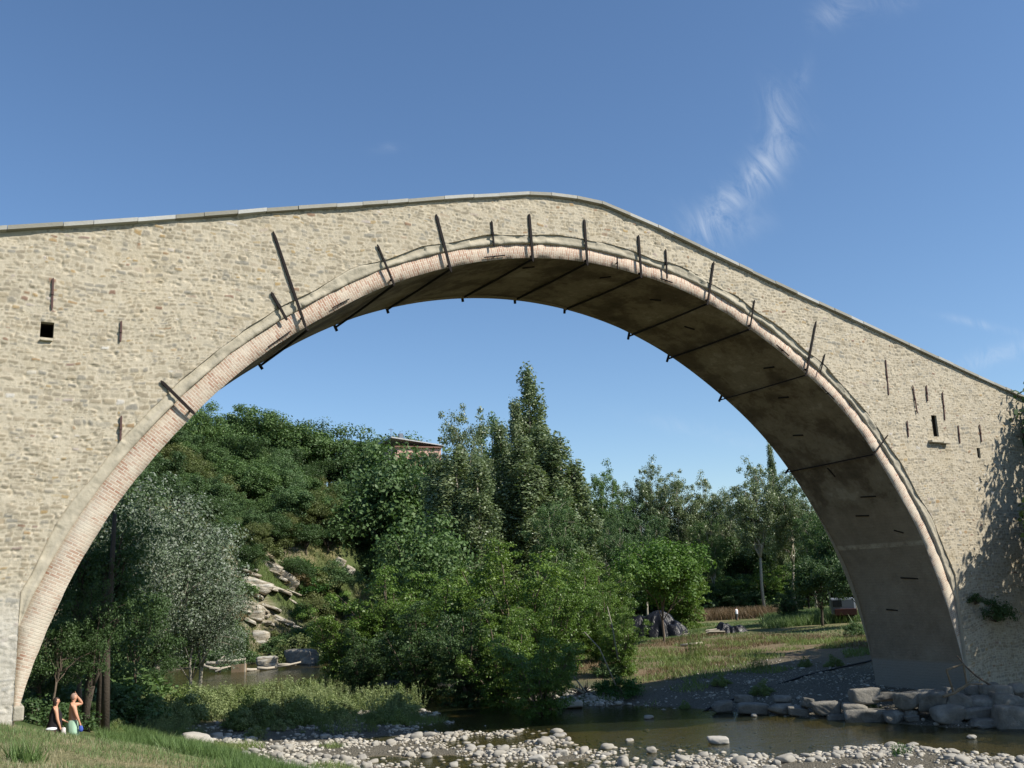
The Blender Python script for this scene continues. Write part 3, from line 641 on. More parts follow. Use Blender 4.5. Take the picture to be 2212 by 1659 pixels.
LM = {
 'oak': leafmat('leaf_oak', (0.106, 0.173, 0.049), (0.162, 0.245, 0.075), (0.115, 0.181, 0.075)),
 'dark': leafmat('leaf_dark', (0.051, 0.096, 0.032), (0.100, 0.157, 0.051), (0.073, 0.122, 0.035)),
 'olive': leafmat('leaf_olive', (0.148, 0.167, 0.051), (0.227, 0.233, 0.088), (0.131, 0.167, 0.056)),
 'alder': leafmat('leaf_alder', (0.098, 0.169, 0.028), (0.224, 0.312, 0.052), (0.126, 0.208, 0.036), 0.28, 0.45, 0.4),
 'bright': leafmat('leaf_bright', (0.085, 0.165, 0.03), (0.16, 0.26, 0.05), None, 0.33),
 'poplar': leafmat('leaf_poplar', (0.168, 0.214, 0.099), (0.293, 0.324, 0.171), (0.175, 0.221, 0.099), 0.22, 0.4, 0.5),
 'silver': leafmat('leaf_silver', (0.11, 0.15, 0.08), (0.19, 0.225, 0.14), None, 0.15, 0.55, 0.3, pale=(0.72, (0.255, 0.285, 0.225))),
 'rust': leafmat('leaf_rust', (0.189, 0.123, 0.058), (0.275, 0.203, 0.094), (0.145, 0.145, 0.058)),
 'weed': leafmat('leaf_weed', (0.152, 0.221, 0.055), (0.304, 0.345, 0.110), (0.221, 0.262, 0.088), 0.25),
 'grey': leafmat('leaf_grey', (0.215, 0.266, 0.099), (0.388, 0.421, 0.187), None, 0.25),
 'ivy': leafmat('leaf_ivy', (0.05, 0.12, 0.025), (0.09, 0.19, 0.04), None, 0.3),
}
def limb(rs, mb, p0, p1, r0, r1, wob=0.12, n=5, sides=6):
    p0 = np.array(p0, float); p1 = np.array(p1, float); L = np.linalg.norm(p1-p0); pts = []
    for i in range(n+1):
        t = i/n; q = p0*(1-t)+p1*t; q[2] += 0.12*L*math.sin(t*math.pi)*0.5
        if 0 < i < n: q += rs.normal(size=3)*wob*L/n
        pts.append(q)
    mb.tube(pts, [r0+(r1-r0)*i/n for i in range(n+1)], sides)
    return pts
def proto_round(seed, H=8.0, Wd=7.0, n=9000, leaf=0.24, ncl=55, mat='oak', bark=None, base=0.18, crad=(0.7, 1.25), trunk=0.16, flat=0.75):
    """spreading tree: trunk, limbs to the clumps, clumps in an uneven dome"""
    rs = np.random.RandomState(seed); C = []
    lobes = [(rs.uniform(-.28, .28)*Wd, rs.uniform(-.28, .28)*Wd, rs.uniform(.45, .82)*H, rs.uniform(.22, .33)*Wd) for _ in range(7)]
    lobes.append((0, 0, H*0.72, Wd*.3))
    while len(C) < ncl:
        l = lobes[rs.randint(len(lobes))]; d = rs.normal(size=3); d /= np.linalg.norm(d)
        rr = l[3]*rs.uniform(.55, 1.0); q = np.array([l[0], l[1], l[2]])+d*rr*np.array([1, 1, .8])
        if q[2] > base*H and q[2] < H*0.93: C.append(q)
    C = np.array(C); Rr = rs.uniform(*crad, size=len(C))*Wd/7.5
    V = leaves(rs, C, Rr, n, leaf, flat)
    mb = MB(); top = np.array([rs.uniform(-.3, .3), rs.uniform(-.3, .3), H*.7]); pts = limb(rs, mb, (0, 0, -0.4), top, trunk, trunk*.3, 0.1, 7)
    for i in rs.choice(len(C), min(16, len(C)), replace=False):
        s = pts[rs.randint(2, 6)]; limb(rs, mb, s, C[i], trunk*.35, 0.025, .15, 4, 5)
    return V, mb, LM[mat], bark or barkd
def proto_column(seed, H=22.0, Wd=4.2, n=15000, leaf=0.24, mat='poplar', bark=None, stems=3, lo=0.06, power=0.8, tip=0.25):
    """fastigiate poplar: many steep branches, each a narrow plume"""
    rs = np.random.RandomState(seed); C = []; Rr = []; mb = MB()
    for s in range(stems):
        a = rs.uniform(0, 6.28); off = np.array([math.cos(a), math.sin(a), 0])*Wd*0.16*(s > 0); Hs = H*(1-(s > 0)*rs.uniform(.08, .30))
        mb.tube([(off*0.2)+np.array([0, 0, -.5]), off*0.8+np.array([0, 0, Hs*.4]), off+np.array([0, 0, Hs*.97])], [0.28, 0.16, 0.03], 6)
        for k in range(64):
            t = rs.uniform(lo, 1.0)**0.85; wdt = Wd*0.62*(1-t)**power*(0.6+0.4*min(1, (t-lo)/.15))+tip*Wd*.25
            b = rs.uniform(0, 6.28); rr = wdt*rs.uniform(.35, 1.0)*(.75 if s else 1)
            base = off+np.array([math.cos(b)*rr, math.sin(b)*rr, Hs*t])
            for m in range(3): C.append(base*[1, 1, 1]+np.array([0, 0, m*0.55-0.3])); Rr.append(rs.uniform(.34, .62)*Wd/4.2)
            if k % 3 == 0: mb.tube([off*0.8+np.array([0, 0, max(0.5, Hs*t-2.2)]), base], [0.06, .02], 5)
    C = np.array(C); Rr = np.array(Rr); V = leaves(rs, C, Rr, n, leaf, 1.5, 0.2)
    return V, mb, LM[mat], bark or barkp
def proto_open(seed, H=22.0, Wd=9.0, n=12000, leaf=0.25, mat='poplar', bark=None, base=.35, ncl=70):
    """tall tree with a bare pale trunk that forks into rising limbs and an airy crown"""
    rs = np.random.RandomState(seed); mb = MB(); C = []
    f = H*rs.uniform(.3, .4); tr = [np.array([0, 0, -.5]), np.array([rs.uniform(-.3, .3), rs.uniform(-.3, .3), f*.5]), np.array([rs.uniform(-.5, .5), 0, f])]
    mb.tube(tr, [.30, .24, .2], 7)
    for k in range(7):
        a = k*0.9+rs.uniform(-.3, .3); rr = Wd*.5*rs.uniform(.35, .85); e = np.array([math.cos(a)*rr, math.sin(a)*rr, H*rs.uniform(.72, .97)])
        if k == 0: e[:2] *= .2; e[2] = H*.97
        pts = limb(rs, mb, tr[2], e, .15, .03, .14, 7)
        for j in range(2, 8):
            for q in range(2):
                c = pts[j]+rs.normal(size=3)*np.array([.9, .9, .7])*Wd/9
                C.append(c); mb.tube([pts[j-1], c], [.035, .012], 4)
                for _ in range(3): C.append(c+rs.normal(size=3)*np.array([.75, .75, .8])*Wd/9)
    while len(C) < ncl+30:
        c = C[rs.randint(len(C))]+rs.normal(size=3)*np.array([1.0, 1.0, .9])
        if c[2] > base*H*rs.uniform(.8, 1.1): C.append(c)
    C = np.array(C); Rr = rs.uniform(.35, 1.0, len(C))*Wd/9
    V = leaves(rs, C, Rr, n, leaf, .9, .3)
    return V, mb, LM[mat], bark or barkp
def proto_alder(seed, H=9.0, Wd=9.0, n=16000, leaf=0.2, mat='alder', bark=None, low=0.02, lean=(0, 0)):
    """riverside alder or hazel: many stems from the ground, layered boughs down to the water"""
    rs = np.random.RandomState(seed); mb = MB(); C = []; Rr = []
    for s in range(13):
        a = s*2.4+rs.uniform(-.3, .3); sp = rs.uniform(.12, .5)*Wd; h = H*rs.uniform(.6, 1.0)*(1-0.5*(sp/Wd)**1.3)
        e = np.array([math.cos(a)*sp+lean[0]*h, math.sin(a)*sp+lean[1]*h, h*.92])
        pts = limb(rs, mb, (rs.uniform(-.3, .3), rs.uniform(-.3, .3), -.3), e, .11, .02, .10, 7, 5)
        for j in range(1, 8):
            for q in range(5):
                aa = rs.uniform(0, 6.28); L = rs.uniform(.3, 1.0)*Wd*.21*(1.15-j/9)
                c = pts[j]+np.array([math.cos(aa)*L, math.sin(aa)*L, rs.uniform(-.35, .2)])
                if c[2] < low*H: c[2] = low*H+rs.uniform(0, .6)
                C.append(c); Rr.append(rs.uniform(.35, .8)*Wd/9)
                if q == 0: mb.tube([pts[j], c], [.02, .01], 4)
    C = np.array(C); Rr = np.array(Rr); V = leaves(rs, C, Rr, n, leaf, .42, .9, .5, droop=.25)
    return V, mb, LM[mat], bark or barkm
def proto_shrub(seed, H=2.5, Wd=3.5, n=3500, leaf=0.16, mat='oak', bark=None, flat=.8):
    rs = np.random.RandomState(seed); mb = MB(); C = []
    for k in range(26):
        a = rs.uniform(0, 6.28); r = Wd*.42*rs.rand()**.6; z = H*(1-(r/(Wd*.5))**2)*rs.uniform(.25, .85)
        C.append((math.cos(a)*r, math.sin(a)*r, max(.1, z)))
        if k % 2: mb.tube([(rs.uniform(-.1, .1), rs.uniform(-.1, .1), -.2), np.array(C[-1])*[.6, .6, .6], C[-1]], [.035, .025, .01], 4)
    C = np.array(C); Rr = rs.uniform(.35, .7, len(C))*Wd/3.5
    V = leaves(rs, C, Rr, n, leaf, flat, .5)
    return V, mb, LM[mat], bark or barkm
def proto_stalks(seed, H=1.3, Wd=2.2, n=60, mat='grey', leaf=0.10, per=26, spread=.25):
    """clump of upright leafy stalks"""
    rs = np.random.RandomState(seed); mb = MB(); P = []
    for k in range(n):
        a = rs.uniform(0, 6.28); r = Wd*.5*rs.rand()**.6; b = np.array([math.cos(a)*r, math.sin(a)*r, -.1]); h = H*rs.uniform(.5, 1.1)
        e = b+np.array([rs.normal()*spread*h, rs.normal()*spread*h, h]); mb.tube([b, (b+e)/2+rs.normal(size=3)*.02, e], [.010, .008, .004], 3, cap=False)
        for j in range(per): t = rs.uniform(.12, 1); P.append(b*(1-t)+e*t+rs.normal(size=3)*.045)
    C = np.array(P); V = leaves(rs, C, np.full(len(C), .05), len(C), leaf, 1.2, .2, asp=.4)
    return V, mb, LM[mat], LM[mat]
def make_plant(name, pr, label, cat, group=None, part='trunk', cpart='crown'):
    V, mb, lm, bm = pr
    root = empty(name); tag(root, label, cat, group)
    mb.build(part, bm, root, smooth=True)
    mesh_np(cpart, V, quads(len(V)//4), lm, root)
    return root
def dup(root, label=None, cat=None, group=None, name=None):
    r = root.copy(); scene.collection.objects.link(r)
    if name: r.name = name
    for ch in root.children:
        c = ch.copy(); scene.collection.objects.link(c); c.parent = r
        for g_ in ch.children:
            d = g_.copy(); scene.collection.objects.link(d); d.parent = c
    for k in ('group',):
        if k in r: del r[k]
    tag(r, label, cat, group); return r
class Kind:
    """first use moves the original, later uses copy it"""
    def __init__(s, name, pr, H, part='trunk', cpart='crown', rsc=0.0): s.name = name; s.pr = pr; s.H = H; s.first = None; s.part = part; s.cpart = cpart
    def put(s, x, y, z, h=None, wid=None, label=None, cat='tree', group=None, rz=None, name=None, tilt=(0, 0)):
        if s.first is None:
            o = make_plant(name or s.name, s.pr, label, cat, group, s.part, s.cpart); s.first = o
        else: o = dup(s.first, label, cat, group, name or s.name)
        sc = (h or s.H)/s.H; wv = wid if wid else 1.0
        o.location = (float(x), float(y), float(z)); o.scale = (sc*wv, sc*wv, sc)
        o.rotation_euler = (tilt[0], tilt[1], rnd.uniform(0, 6.28) if rz is None else rz); return o
rnd = random.Random(77)
K = {}
K['round1'] = Kind('broadleaf_tree', proto_round(1, 8, 7.5, 17000, .205, 75), 8)
K['round2'] = Kind('broadleaf_tree', proto_round(2, 8, 7.0, 17000, .205, 75, mat='oak'), 8)
K['round3'] = Kind('broadleaf_tree', proto_round(3, 8, 8.5, 18000, .205, 80, mat='dark'), 8)
K['olive1'] = Kind('broadleaf_tree', proto_round(4, 6, 7.0, 14000, .17, mat='olive', base=.08), 6)
K['rust1'] = Kind('broadleaf_tree', proto_round(5, 5, 6.5, 12000, .17, mat='rust', base=.05), 5)
K['dark1'] = Kind('broadleaf_tree', proto_round(6, 7, 7.0, 15000, .19, mat='dark', base=.05), 7)
K['column1'] = Kind('poplar_tree', proto_column(7, 24, 6.0, 42000, .25, stems=3), 24)
K['column2'] = Kind('poplar_tree', proto_column(8, 24, 6.0, 34000, .25, stems=2), 24)
K['column3'] = Kind('poplar_tree', proto_column(9, 24, 6.0, 34000, .25, stems=3, mat='oak'), 24)
K['open1'] = Kind('poplar_tree', proto_open(10, 22, 9, 34000, .22), 22)
K['open2'] = Kind('poplar_tree', proto_open(11, 22, 10, 34000, .22), 22)
K['open3'] = Kind('poplar_tree', proto_open(12, 20, 9, 30000, .22, mat='oak', base=.2, ncl=110), 20)
K['alder1'] = Kind('alder_tree', proto_alder(13, 9, 9, 40000, .155), 9)
K['alder2'] = Kind('alder_tree', proto_alder(14, 9, 10, 40000, .155), 9)
K['alder3'] = Kind('alder_tree', proto_alder(15, 9, 9, 34000, .165, mat='dark'), 9)
K['bright1'] = Kind('young_tree', proto_round(16, 9, 8.0, 24000, .2, 90, 'bright', barkm, .24, (.8, 1.3), .12), 9)
K['silver1'] = Kind('white_poplar', proto_round(17, 12, 11, 42000, .14, 150, 'silver', barkp, .08, (.7, 1.2), .2), 12)
K['deep1'] = Kind('shade_tree', proto_round(18, 12, 8, 16000, .19, 80, 'dark', barkm, .12, (.6, 1.2), .17), 12)
K['deep2'] = Kind('shade_tree', proto_open(19, 12, 8, 12000, .18, 'dark', barkd, .2), 12)
K['shrub1'] = Kind('shrub', proto_shrub(20, mat='oak'), 2.5, 'stems', 'foliage')
K['shrub2'] = Kind('shrub', proto_shrub(21, mat='ivy'), 2.5, 'stems', 'foliage')
K['shrub3'] = Kind('shrub', proto_shrub(22, mat='olive'), 2.5, 'stems', 'foliage')
K['shrub4'] = Kind('shrub', proto_shrub(23, mat='dark'), 2.5, 'stems', 'foliage')
K['shrub5'] = Kind('shrub', proto_shrub(24, mat='rust'), 2.5, 'stems', 'foliage')
K['wispy'] = Kind('willow_bush', proto_shrub(25, 2.2, 3.0, 7000, .11, 'grey'), 2.2, 'stems', 'foliage')
K['weedy'] = Kind('weed_bush', proto_shrub(26, 1.6, 2.6, 6000, .10, 'weed'), 1.6, 'stems', 'foliage')
K['stalk1'] = Kind('tall_weed', proto_stalks(27), 1.3, 'stems', 'foliage')
K['stalk2'] = Kind('tall_weed', proto_stalks(28, 1.2, 1.8, 50, 'weed', .09), 1.2, 'stems', 'foliage')
K['stalk3'] = Kind('tall_weed', proto_stalks(29, .7, .9, 30, 'ivy', .10, 18), .7, 'stems', 'foliage')

def tree_px(kind, u, vtop, D, label, cat='tree', group=None, wid=None, zb=None, name=None, rz=None):
    P = atD(u, vtop, D); z0 = gz(P[0], P[1]) if zb is None else zb
    return K[kind].put(P[0], P[1], z0-.1, h=max(1.0, P[2]-z0), wid=wid, label=label, cat=cat, group=group, name=name, rz=rz)
# --- skyline of the wooded hill
GH = 'trees along the crest of the wooded hill'
sky_l = ['left end', 'second', 'third', 'fourth', 'fifth', 'sixth']
def crest(u):
    D = np.arange(85, 175, 1.0); P = np.array([atD(u, 1100, q) for q in D]); g_ = (tz(P[:, 0], P[:, 1])-CAM[2])/D; return float(D[np.argmax(g_)])
for i, (k, u, v, D, lb) in enumerate([
    ('round2', 385, 905, 100, 'green broadleaf tree at the hill crest, nearest the left side of the brick arch'),
    ('round1', 440, 866, 104, 'dark green rounded tree at the highest left end of the hill crest'),
    ('round2', 520, 862, 107, 'rounded green tree on the crest with the highest top of the wooded hill'),
    ('round1', 590, 880, 109, 'bushy green tree where the hill crest starts to fall to the right'),
    ('round3', 650, 900, 113, 'wide green tree on the crest with sky gaps under its crown'),
    ('round2', 712, 915, 116, 'green crest tree with a notch of sky at its left'),
    ('round1', 775, 912, 122, 'rounded crest tree just left of the dip before the pink house'),
    ('round3', 825, 928, 126, 'dark rounded crest tree directly left of the pink house')]):
    D = crest(u)+rnd.uniform(-3, 1)
    tree_px(k, u, v, D, lb, group=GH, wid=rnd.uniform(1.0, 1.25))
for (k, u, v, D, lb) in [('round1', 868, 968, 128, 'green tree covering the lower left part of the pink house'),
    ('round3', 880, 1045, 122, 'dark tree on the slope just below the pink house'),
    ('round1', 905, 940, 172, 'small green tree rising behind the roof of the pink house'), ('olive1', 935, 1060, 118, 'olive green tree on the slope right below the house'), ('round2', 845, 950, 128, 'leafy tree in front of the left end of the house roof'), ('dark1', 900, 1055, 120, 'dark bushy tree under the pink wall')]:
    best = None
    for q in np.arange(100, 175, 1.0):
        P = atD(u, v, q); e = abs(P[2]-gz(P[0], P[1])-7.0)
        if best is None or e < best[0]: best = (e, q)
    tree_px(k, u, v, best[1], lb)
for (k, u, v, D, wd, lb) in [('round1', 862, 945, 150, 1.0, 'green tree hiding the left wall of the pink house'), ('round2', 885, 950, 149, .95, 'leafy tree over the windows of the pink house'), ('round3', 945, 958, 150, 1.0, 'dark tree hiding the right corner of the pink house'), ('round1', 925, 1058, 144, 1.1, 'bushy tree below the visible pink wall'), ('round2', 968, 990, 146, 1.1, 'green tree between the pink house and the feathery poplar'), ('round1', 850, 975, 144, 1.0, 'hill tree left of the pink house wall')]:
    tree_px(k, u, v, D, lb, wid=wd)
# --- the wooded slope
slope = []
rs = np.random.RandomState(5); tries = 0
while len(slope) < 130 and tries < 9000:
    tries += 1
    x = rs.uniform(-8, 58); y = rs.uniform(72, 135); d = float(hill_d(np.array([x]), np.array([y]))[0])
    if not (3.5 < d < 42): continue
    if any(math.hypot(x-a, y-b) < 3.1 for a, b, _ in slope): continue
    slope.append((x, y, d))
def to_px(P):
    q = np.array(P)-CAM; w_ = q@_F; return 1106+CF*(q@_R2)/w_, 829.5-CF*(q@_U2)/w_
for v in range(930, 1215, 20):
    for u in range(400, 960, 21):
        uu_, vv_ = u+rnd.uniform(-8, 8), v+rnd.uniform(-8, 8)
        if (505 < uu_ < 630 and vv_ > 1205) or (712 < uu_ < 765 and vv_ > 1185): continue
        if 898 < uu_ < 945 and 985 < vv_ < 1085: continue
        P = hit(uu_, vv_); d = float(hill_d(np.array([P[0]]), np.array([P[1]]))[0])
        if not (3 < d < 60) or P[1] > 150 or any(math.hypot(P[0]-a, P[1]-b) < 2.3 for a, b, _ in slope): continue
        slope.append((P[0], P[1], d))
cnt = 0
for (x, y, d) in slope:
    z = gz(x, y); u, v = to_px((x, y, z+2))
    if (515 < u < 625 and 1215 < v < 1300) or (530 < u < 595 and 1340 < v < 1440) or (715 < u < 770 and 1190 < v < 1255): continue
    r = rnd.random()
    k, nm = ('round1', 'green') if r < .27 else ('round2', 'green') if r < .5 else ('dark1', 'dark') if r < .66 else ('round3', 'dark') if r < .78 else ('olive1', 'olive') if r < .95 else ('rust1', 'rust') if (u > 700) else ('olive1', 'olive')
    h = rnd.uniform(5.0, 8.0)*(0.75 if d < 12 else 1)*(1 if k != 'olive1' else .8)
    K[k].put(x, y, z-.3, h=h, wid=rnd.uniform(1.0, 1.4), label={'green': 'green broadleaf tree among the dense woods on the hill slope', 'dark': 'dark green tree among the dense woods on the hill slope', 'olive': 'olive tinted tree among the dense woods on the hill slope', 'rust': 'browning tree among the dense woods on the hill slope'}[nm], group=nm+' trees covering the hill slope')
# shrubs spilling over the cliff
for i in range(190):
    x = rs.uniform(2, 50); y = rs.uniform(66, 100); d = float(hill_d(np.array([x]), np.array([y]))[0])
    if not (-1.5 < d < 16): continue
    z = gz(x, y); u, v = to_px((x, y, z+.8))
    if (520 < u < 620 and 1225 < v < 1300 and rnd.random() < .75) or (532 < u < 592 and 1330 < v < 1440) or (715 < u < 768 and 1190 < v < 1255) or (420 < u < 660 and v > 1425): continue
    k = rnd.choice(['shrub1', 'shrub3', 'shrub4', 'shrub1', 'shrub2', 'shrub3', 'shrub4', 'shrub5'])
    K[k].put(x, y, z-.2, h=rnd.uniform(1.4, 3.2), wid=rnd.uniform(1, 1.6), label={'shrub1': 'green shrub hanging over the rocky foot of the hill', 'shrub3': 'olive shrub at the rocky foot of the hill', 'shrub4': 'dark shrub at the rocky foot of the hill', 'shrub2': 'bright green creeper mound at the rocky foot of the hill', 'shrub5': 'brown dry shrub at the rocky foot of the hill'}[k], cat='shrub', group={'shrub1': 'green', 'shrub3': 'olive', 'shrub4': 'dark', 'shrub2': 'bright', 'shrub5': 'brown'}[k]+' shrubs at the foot of the hill')
for (k, u, v, D, h, wd, lb) in [('shrub2', 640, 1190, 96, 3.2, 1.4, 'bright green creeper patch on the cliff, above the bare brown rock'), ('shrub2', 668, 1230, 93, 3.4, 1.2, 'bright green creeper hanging right of the bare cliff face'),
    ('shrub2', 655, 1290, 90, 3.0, 1.0, 'green creeper beside the layered rock ledges'), ('shrub3', 640, 1370, 88, 4.0, 1.1, 'yellowish green bush right of the pale rock face by the water'), ('shrub1', 420, 1390, 84, 3.0, 1.6, 'green bush on the bank left of the driftwood'),
    ('shrub1', 470, 1405, 84, 2.4, 1.6, 'low green bush directly above the driftwood pile'), ('shrub4', 500, 1340, 86, 4.2, .9, 'dark green bush left of the pale rock face'), ('shrub2', 600, 1405, 86, 1.8, 1.2, 'low green plants behind the white boulder'), ('shrub1', 545, 1405, 86, 1.6, 1.5, 'low green plants under the pale rock face')]:
    P = hit(u, v+h*.8*2076/105); K[k].put(P[0], P[1], P[2]-.2, h=h, wid=wd, label=lb, cat='shrub')
# --- tall poplars in the middle
tree_px('column1', 1140, 815, 122, 'tallest poplar, twin spires rising highest against the sky', wid=1.25, rz=2.2)
tree_px('column2', 1112, 876, 120, 'narrow poplar spire just left of the tallest twin poplar', wid=.75)
tree_px('column2', 1080, 925, 118, 'slim poplar between the dark crowns and the tallest poplar', wid=1.1)
tree_px('column3', 1062, 915, 130, 'dark narrow poplar left of the tallest twin poplar', wid=1.0)
tree_px('column3', 1040, 945, 128, 'darkest narrow poplar, shorter, beside the pale feathery one', wid=.9)
tree_px('column1', 1165, 935, 116, 'broad poplar shoulder under the right side of the twin spires', wid=1.7)
tree_px('column1', 1130, 960, 112, 'full poplar crown directly below the twin spires', wid=1.9)
tree_px('column1', 1208, 955, 114, 'rounded poplar at the right edge of the tall poplar group', wid=1.8, rz=1.0)
tree_px('open2', 990, 905, 112, 'pale feathery poplar with thin airy top left of the tall group', wid=.75)
tree_px('column1', 985, 985, 106, 'grey green poplar with visible pale stems above the riverside bushes', wid=2.0)
tree_px('column1', 1030, 1010, 104, 'grey green poplar leaning on the right side of the pale stemmed one', wid=1.7)
tree_px('column2', 945, 1010, 110, 'grey green poplar half hidden in front of the pink house slope', wid=1.5)
tree_px('round1', 900, 1100, 98, 'rounded olive tree at the foot of the slope left of the poplars', wid=1.0)
tree_px('open3', 1200, 1080, 96, 'light green tree in front of the right poplars, above the riverside bushes', wid=.9)
# --- wood on the right
GR = 1
for (k, u, v, D, wd, lb) in [
    ('open1', 1265, 1045, 135, .8, 'thin airy poplar next to the gap of sky right of the tall group'), ('open3', 1300, 1018, 118, .9, 'feathery topped tree at the left end of the wood behind the field'),
    ('open2', 1350, 1040, 128, .9, 'grey green poplar in the wood behind the field, above the bright young tree'), ('open1', 1405, 1003, 126, .85, 'tall pointed poplar with small round top in the wood behind the field'),
    ('open2', 1460, 1030, 128, 1.0, 'wide pale poplar in the middle of the wood behind the field'), ('open1', 1520, 1032, 130, .9, 'poplar with ragged top in the middle right of the wood'),
    ('open2', 1560, 1060, 138, .9, 'lower poplar with sky gaps left of the big forked poplar'), ('open1', 1622, 1005, 118, 1.05, 'big poplar with a forked pale trunk behind the man in the white shirt'),
    ('column2', 1662, 965, 128, .55, 'narrow dark spire poplar beside the right arch leg'), ('open2', 1690, 1010, 122, 1.0, 'broad poplar next to the narrow spire'),
    ('open1', 1735, 1045, 118, .9, 'green poplar whose crown touches the arch underside'), ('open3', 1770, 1100, 104, 1.0, 'dark green tree in the shade beside the right arch leg'),
    ('open3', 1830, 1130, 100, 1.0, 'dark tree hidden close behind the right arch leg'), ('round3', 1795, 1095, 100, .6, 'round dark tree in the shade just left of the arch leg')]:
    tree_px(k, u, v, D+(28 if u < 1745 else 4), lb, group=None, wid=wd*.9)
# understorey of the wood
i = 0
for u in range(1240, 1900, 26):
    for D, vt in ((172, 1095), (163, 1165)):
        k = rnd.choice(['round3', 'dark1', 'round1', 'round2', 'alder3'])
        P = atD(u+rnd.uniform(-10, 10), vt+rnd.uniform(-30, 40), D+rnd.uniform(-4, 4)); z0 = gz(P[0], P[1])
        nm = 'dark' if k in ('round3', 'dark1', 'alder3') else 'green'
        K[k].put(P[0], P[1], z0-.3, h=P[2]-z0, wid=rnd.uniform(.6, .9), label=('dark' if nm == 'dark' else 'mid green')+' undergrowth tree in the wood behind the field', group=nm+' undergrowth trees in the wood')
for u in range(1240, 1780, 20):
    P = atD(u, 1240+rnd.uniform(-20, 30), (150 if u > 1440 else 122)+rnd.uniform(-3, 4)); z0 = gz(P[0], P[1]); k = rnd.choice(['shrub1', 'shrub4', 'alder3', 'dark1'])
    K[k].put(P[0], P[1], z0-.2, h=P[2]-z0, wid=rnd.uniform(.9, 1.3), label='green thicket bush along the back edge of the field', cat='bush', group='thicket bushes along the edge of the field')
for (u, v, D, k, wd, lb) in [(1760, 1190, 96, 'dark1', .9, 'dark shaded tree at the right end of the field, under the arch leg'), (1700, 1250, 108, 'alder3', 1.0, 'leafy tree with paler sunlit side at the right end of the field'), (1810, 1180, 106, 'dark1', 1.0, 'black green tree behind the parked trailer'), (1850, 1200, 92, 'dark1', .9, 'shaded tree right beside the arch leg above the trailer')]:
    tree_px(k, u, v, D, lb, wid=wd)
for (k, u, v, D, wd, lb) in [('open3', 1330, 1110, 104, .8, 'mid green tree filling the wood behind the loose riverside bush'), ('alder1', 1290, 1190, 96, 1.0, 'bushy tree left behind the bright young tree'), ('open3', 1385, 1105, 112, .8, 'green tree rising just behind the bright young tree'), ('alder1', 1470, 1200, 118, 1.0, 'soft green bushy tree right behind the bright young tree'), ('open3', 1530, 1120, 150, .8, 'mid green tree in the wood above the brown brush'), ('alder2', 1560, 1215, 151, 1.3, 'leafy bush tree behind the brown brush, left of the man'), ('alder1', 1660, 1200, 152, 1.3, 'leafy bush tree behind the brown brush, right of the man')]:
    tree_px(k, u, v, D, lb, wid=wd)
# --- riverside alders in the middle
for (k, u, v, D, wd, lb) in [
    ('alder1', 1100, 1130, 74, 1.0, 'highest leafy riverside alder in the centre, sunlit top'), ('alder2', 950, 1175, 76, 1.0, 'wide riverside alder left of the centre with its boughs in deep shade'),
    ('alder1', 840, 1190, 80, 1.0, 'riverside alder above the pale stones of the pool'), ('alder2', 750, 1250, 80, .85, 'leftmost riverside alder, next to the cliff'),
    ('alder2', 1175, 1200, 68, .9, 'sunlit riverside alder bending right over the stream'), ('alder1', 1250, 1165, 80, .9, 'loose green alder behind the leaning dead branches'),
    ('alder3', 900, 1260, 66, 1.0, 'low dark alder over the shaded water in the middle'), ('alder3', 1010, 1250, 62, .9, 'dark overhanging alder close to the shaded pool'),
    ('alder2', 1160, 1310, 55, .85, 'bright low alder whose boughs touch the stream'), ('alder1', 1080, 1290, 60, .9, 'sunlit alder mound in front of the highest one'),
    ('alder3', 780, 1330, 70, .9, 'dark alder thicket above the stones right of the pool'), ('alder1', 1300, 1240, 74, .8, 'small green alder left of the bright young tree')]:
    tree_px(k, u, v, D, lb, wid=wd)
tree_px('bright1', 1415, 1140, 88, 'bright green young tree standing over the black tarpaulin heap', wid=1.05)
tree_px('alder1', 1335, 1290, 66, 'loose sunlit bush with brown twigs left of the tarpaulin heap', wid=.8)
tree_px('shrub1', 1310, 1405, 66, 'tangled green bush on the bank beside the fallen branches', 'bush', wid=1.1)
P = hit(1352, 1506); K['shrub2'].put(P[0], P[1], P[2]-.1, h=1.7, wid=1.0, label='bright leafy bush at the stony water edge, right of the root plate', cat='bush')
P = hit(1305, 1500); K['shrub2'].put(P[0], P[1], P[2]-.1, h=1.3, wid=1.0, label='low bright green plants beside the root plate', cat='bush')
# --- left side under the arch
tree_px('silver1', 350, 1010, 62, 'silvery white poplar with glinting pale leaves left of the hill', name='white_poplar', wid=1.05)
tree_px('silver1', 270, 1090, 58, 'second silvery poplar, darker, close to the brick arch', name='white_poplar', wid=.8)
tree_px('silver1', 420, 1230, 66, 'low silvery bush crown at the foot of the white poplar', name='white_poplar', wid=.9)
for (k, u, v, D, wd, lb) in [('deep1', 190, 1120, 46, 1.0, 'dark shaded tree directly behind the left arch leg'), ('deep1', 130, 1290, 40, .9, 'dark leafy tree behind the two people'), ('deep2', 235, 1080, 44, .8, 'tall thin dark tree with bare lower trunk behind the people'),
    ('deep1', 300, 1230, 54, .9, 'dark broadleaf tree between the thin trunks and the silvery poplar'), ('deep1', 95, 1370, 44, 1.1, 'dark thicket tree low behind the left arch leg'), ('deep2', 205, 1250, 41, .7, 'small dark tree with leaning trunk behind the shirtless man'), ('deep1', 340, 1330, 62, .9, 'dark green tree low beside the pool'), ('deep1', 230, 1330, 56, 1.1, 'dark tree filling the shade behind the thin trunks')]:
    tree_px(k, u, v, D, lb, wid=wd)
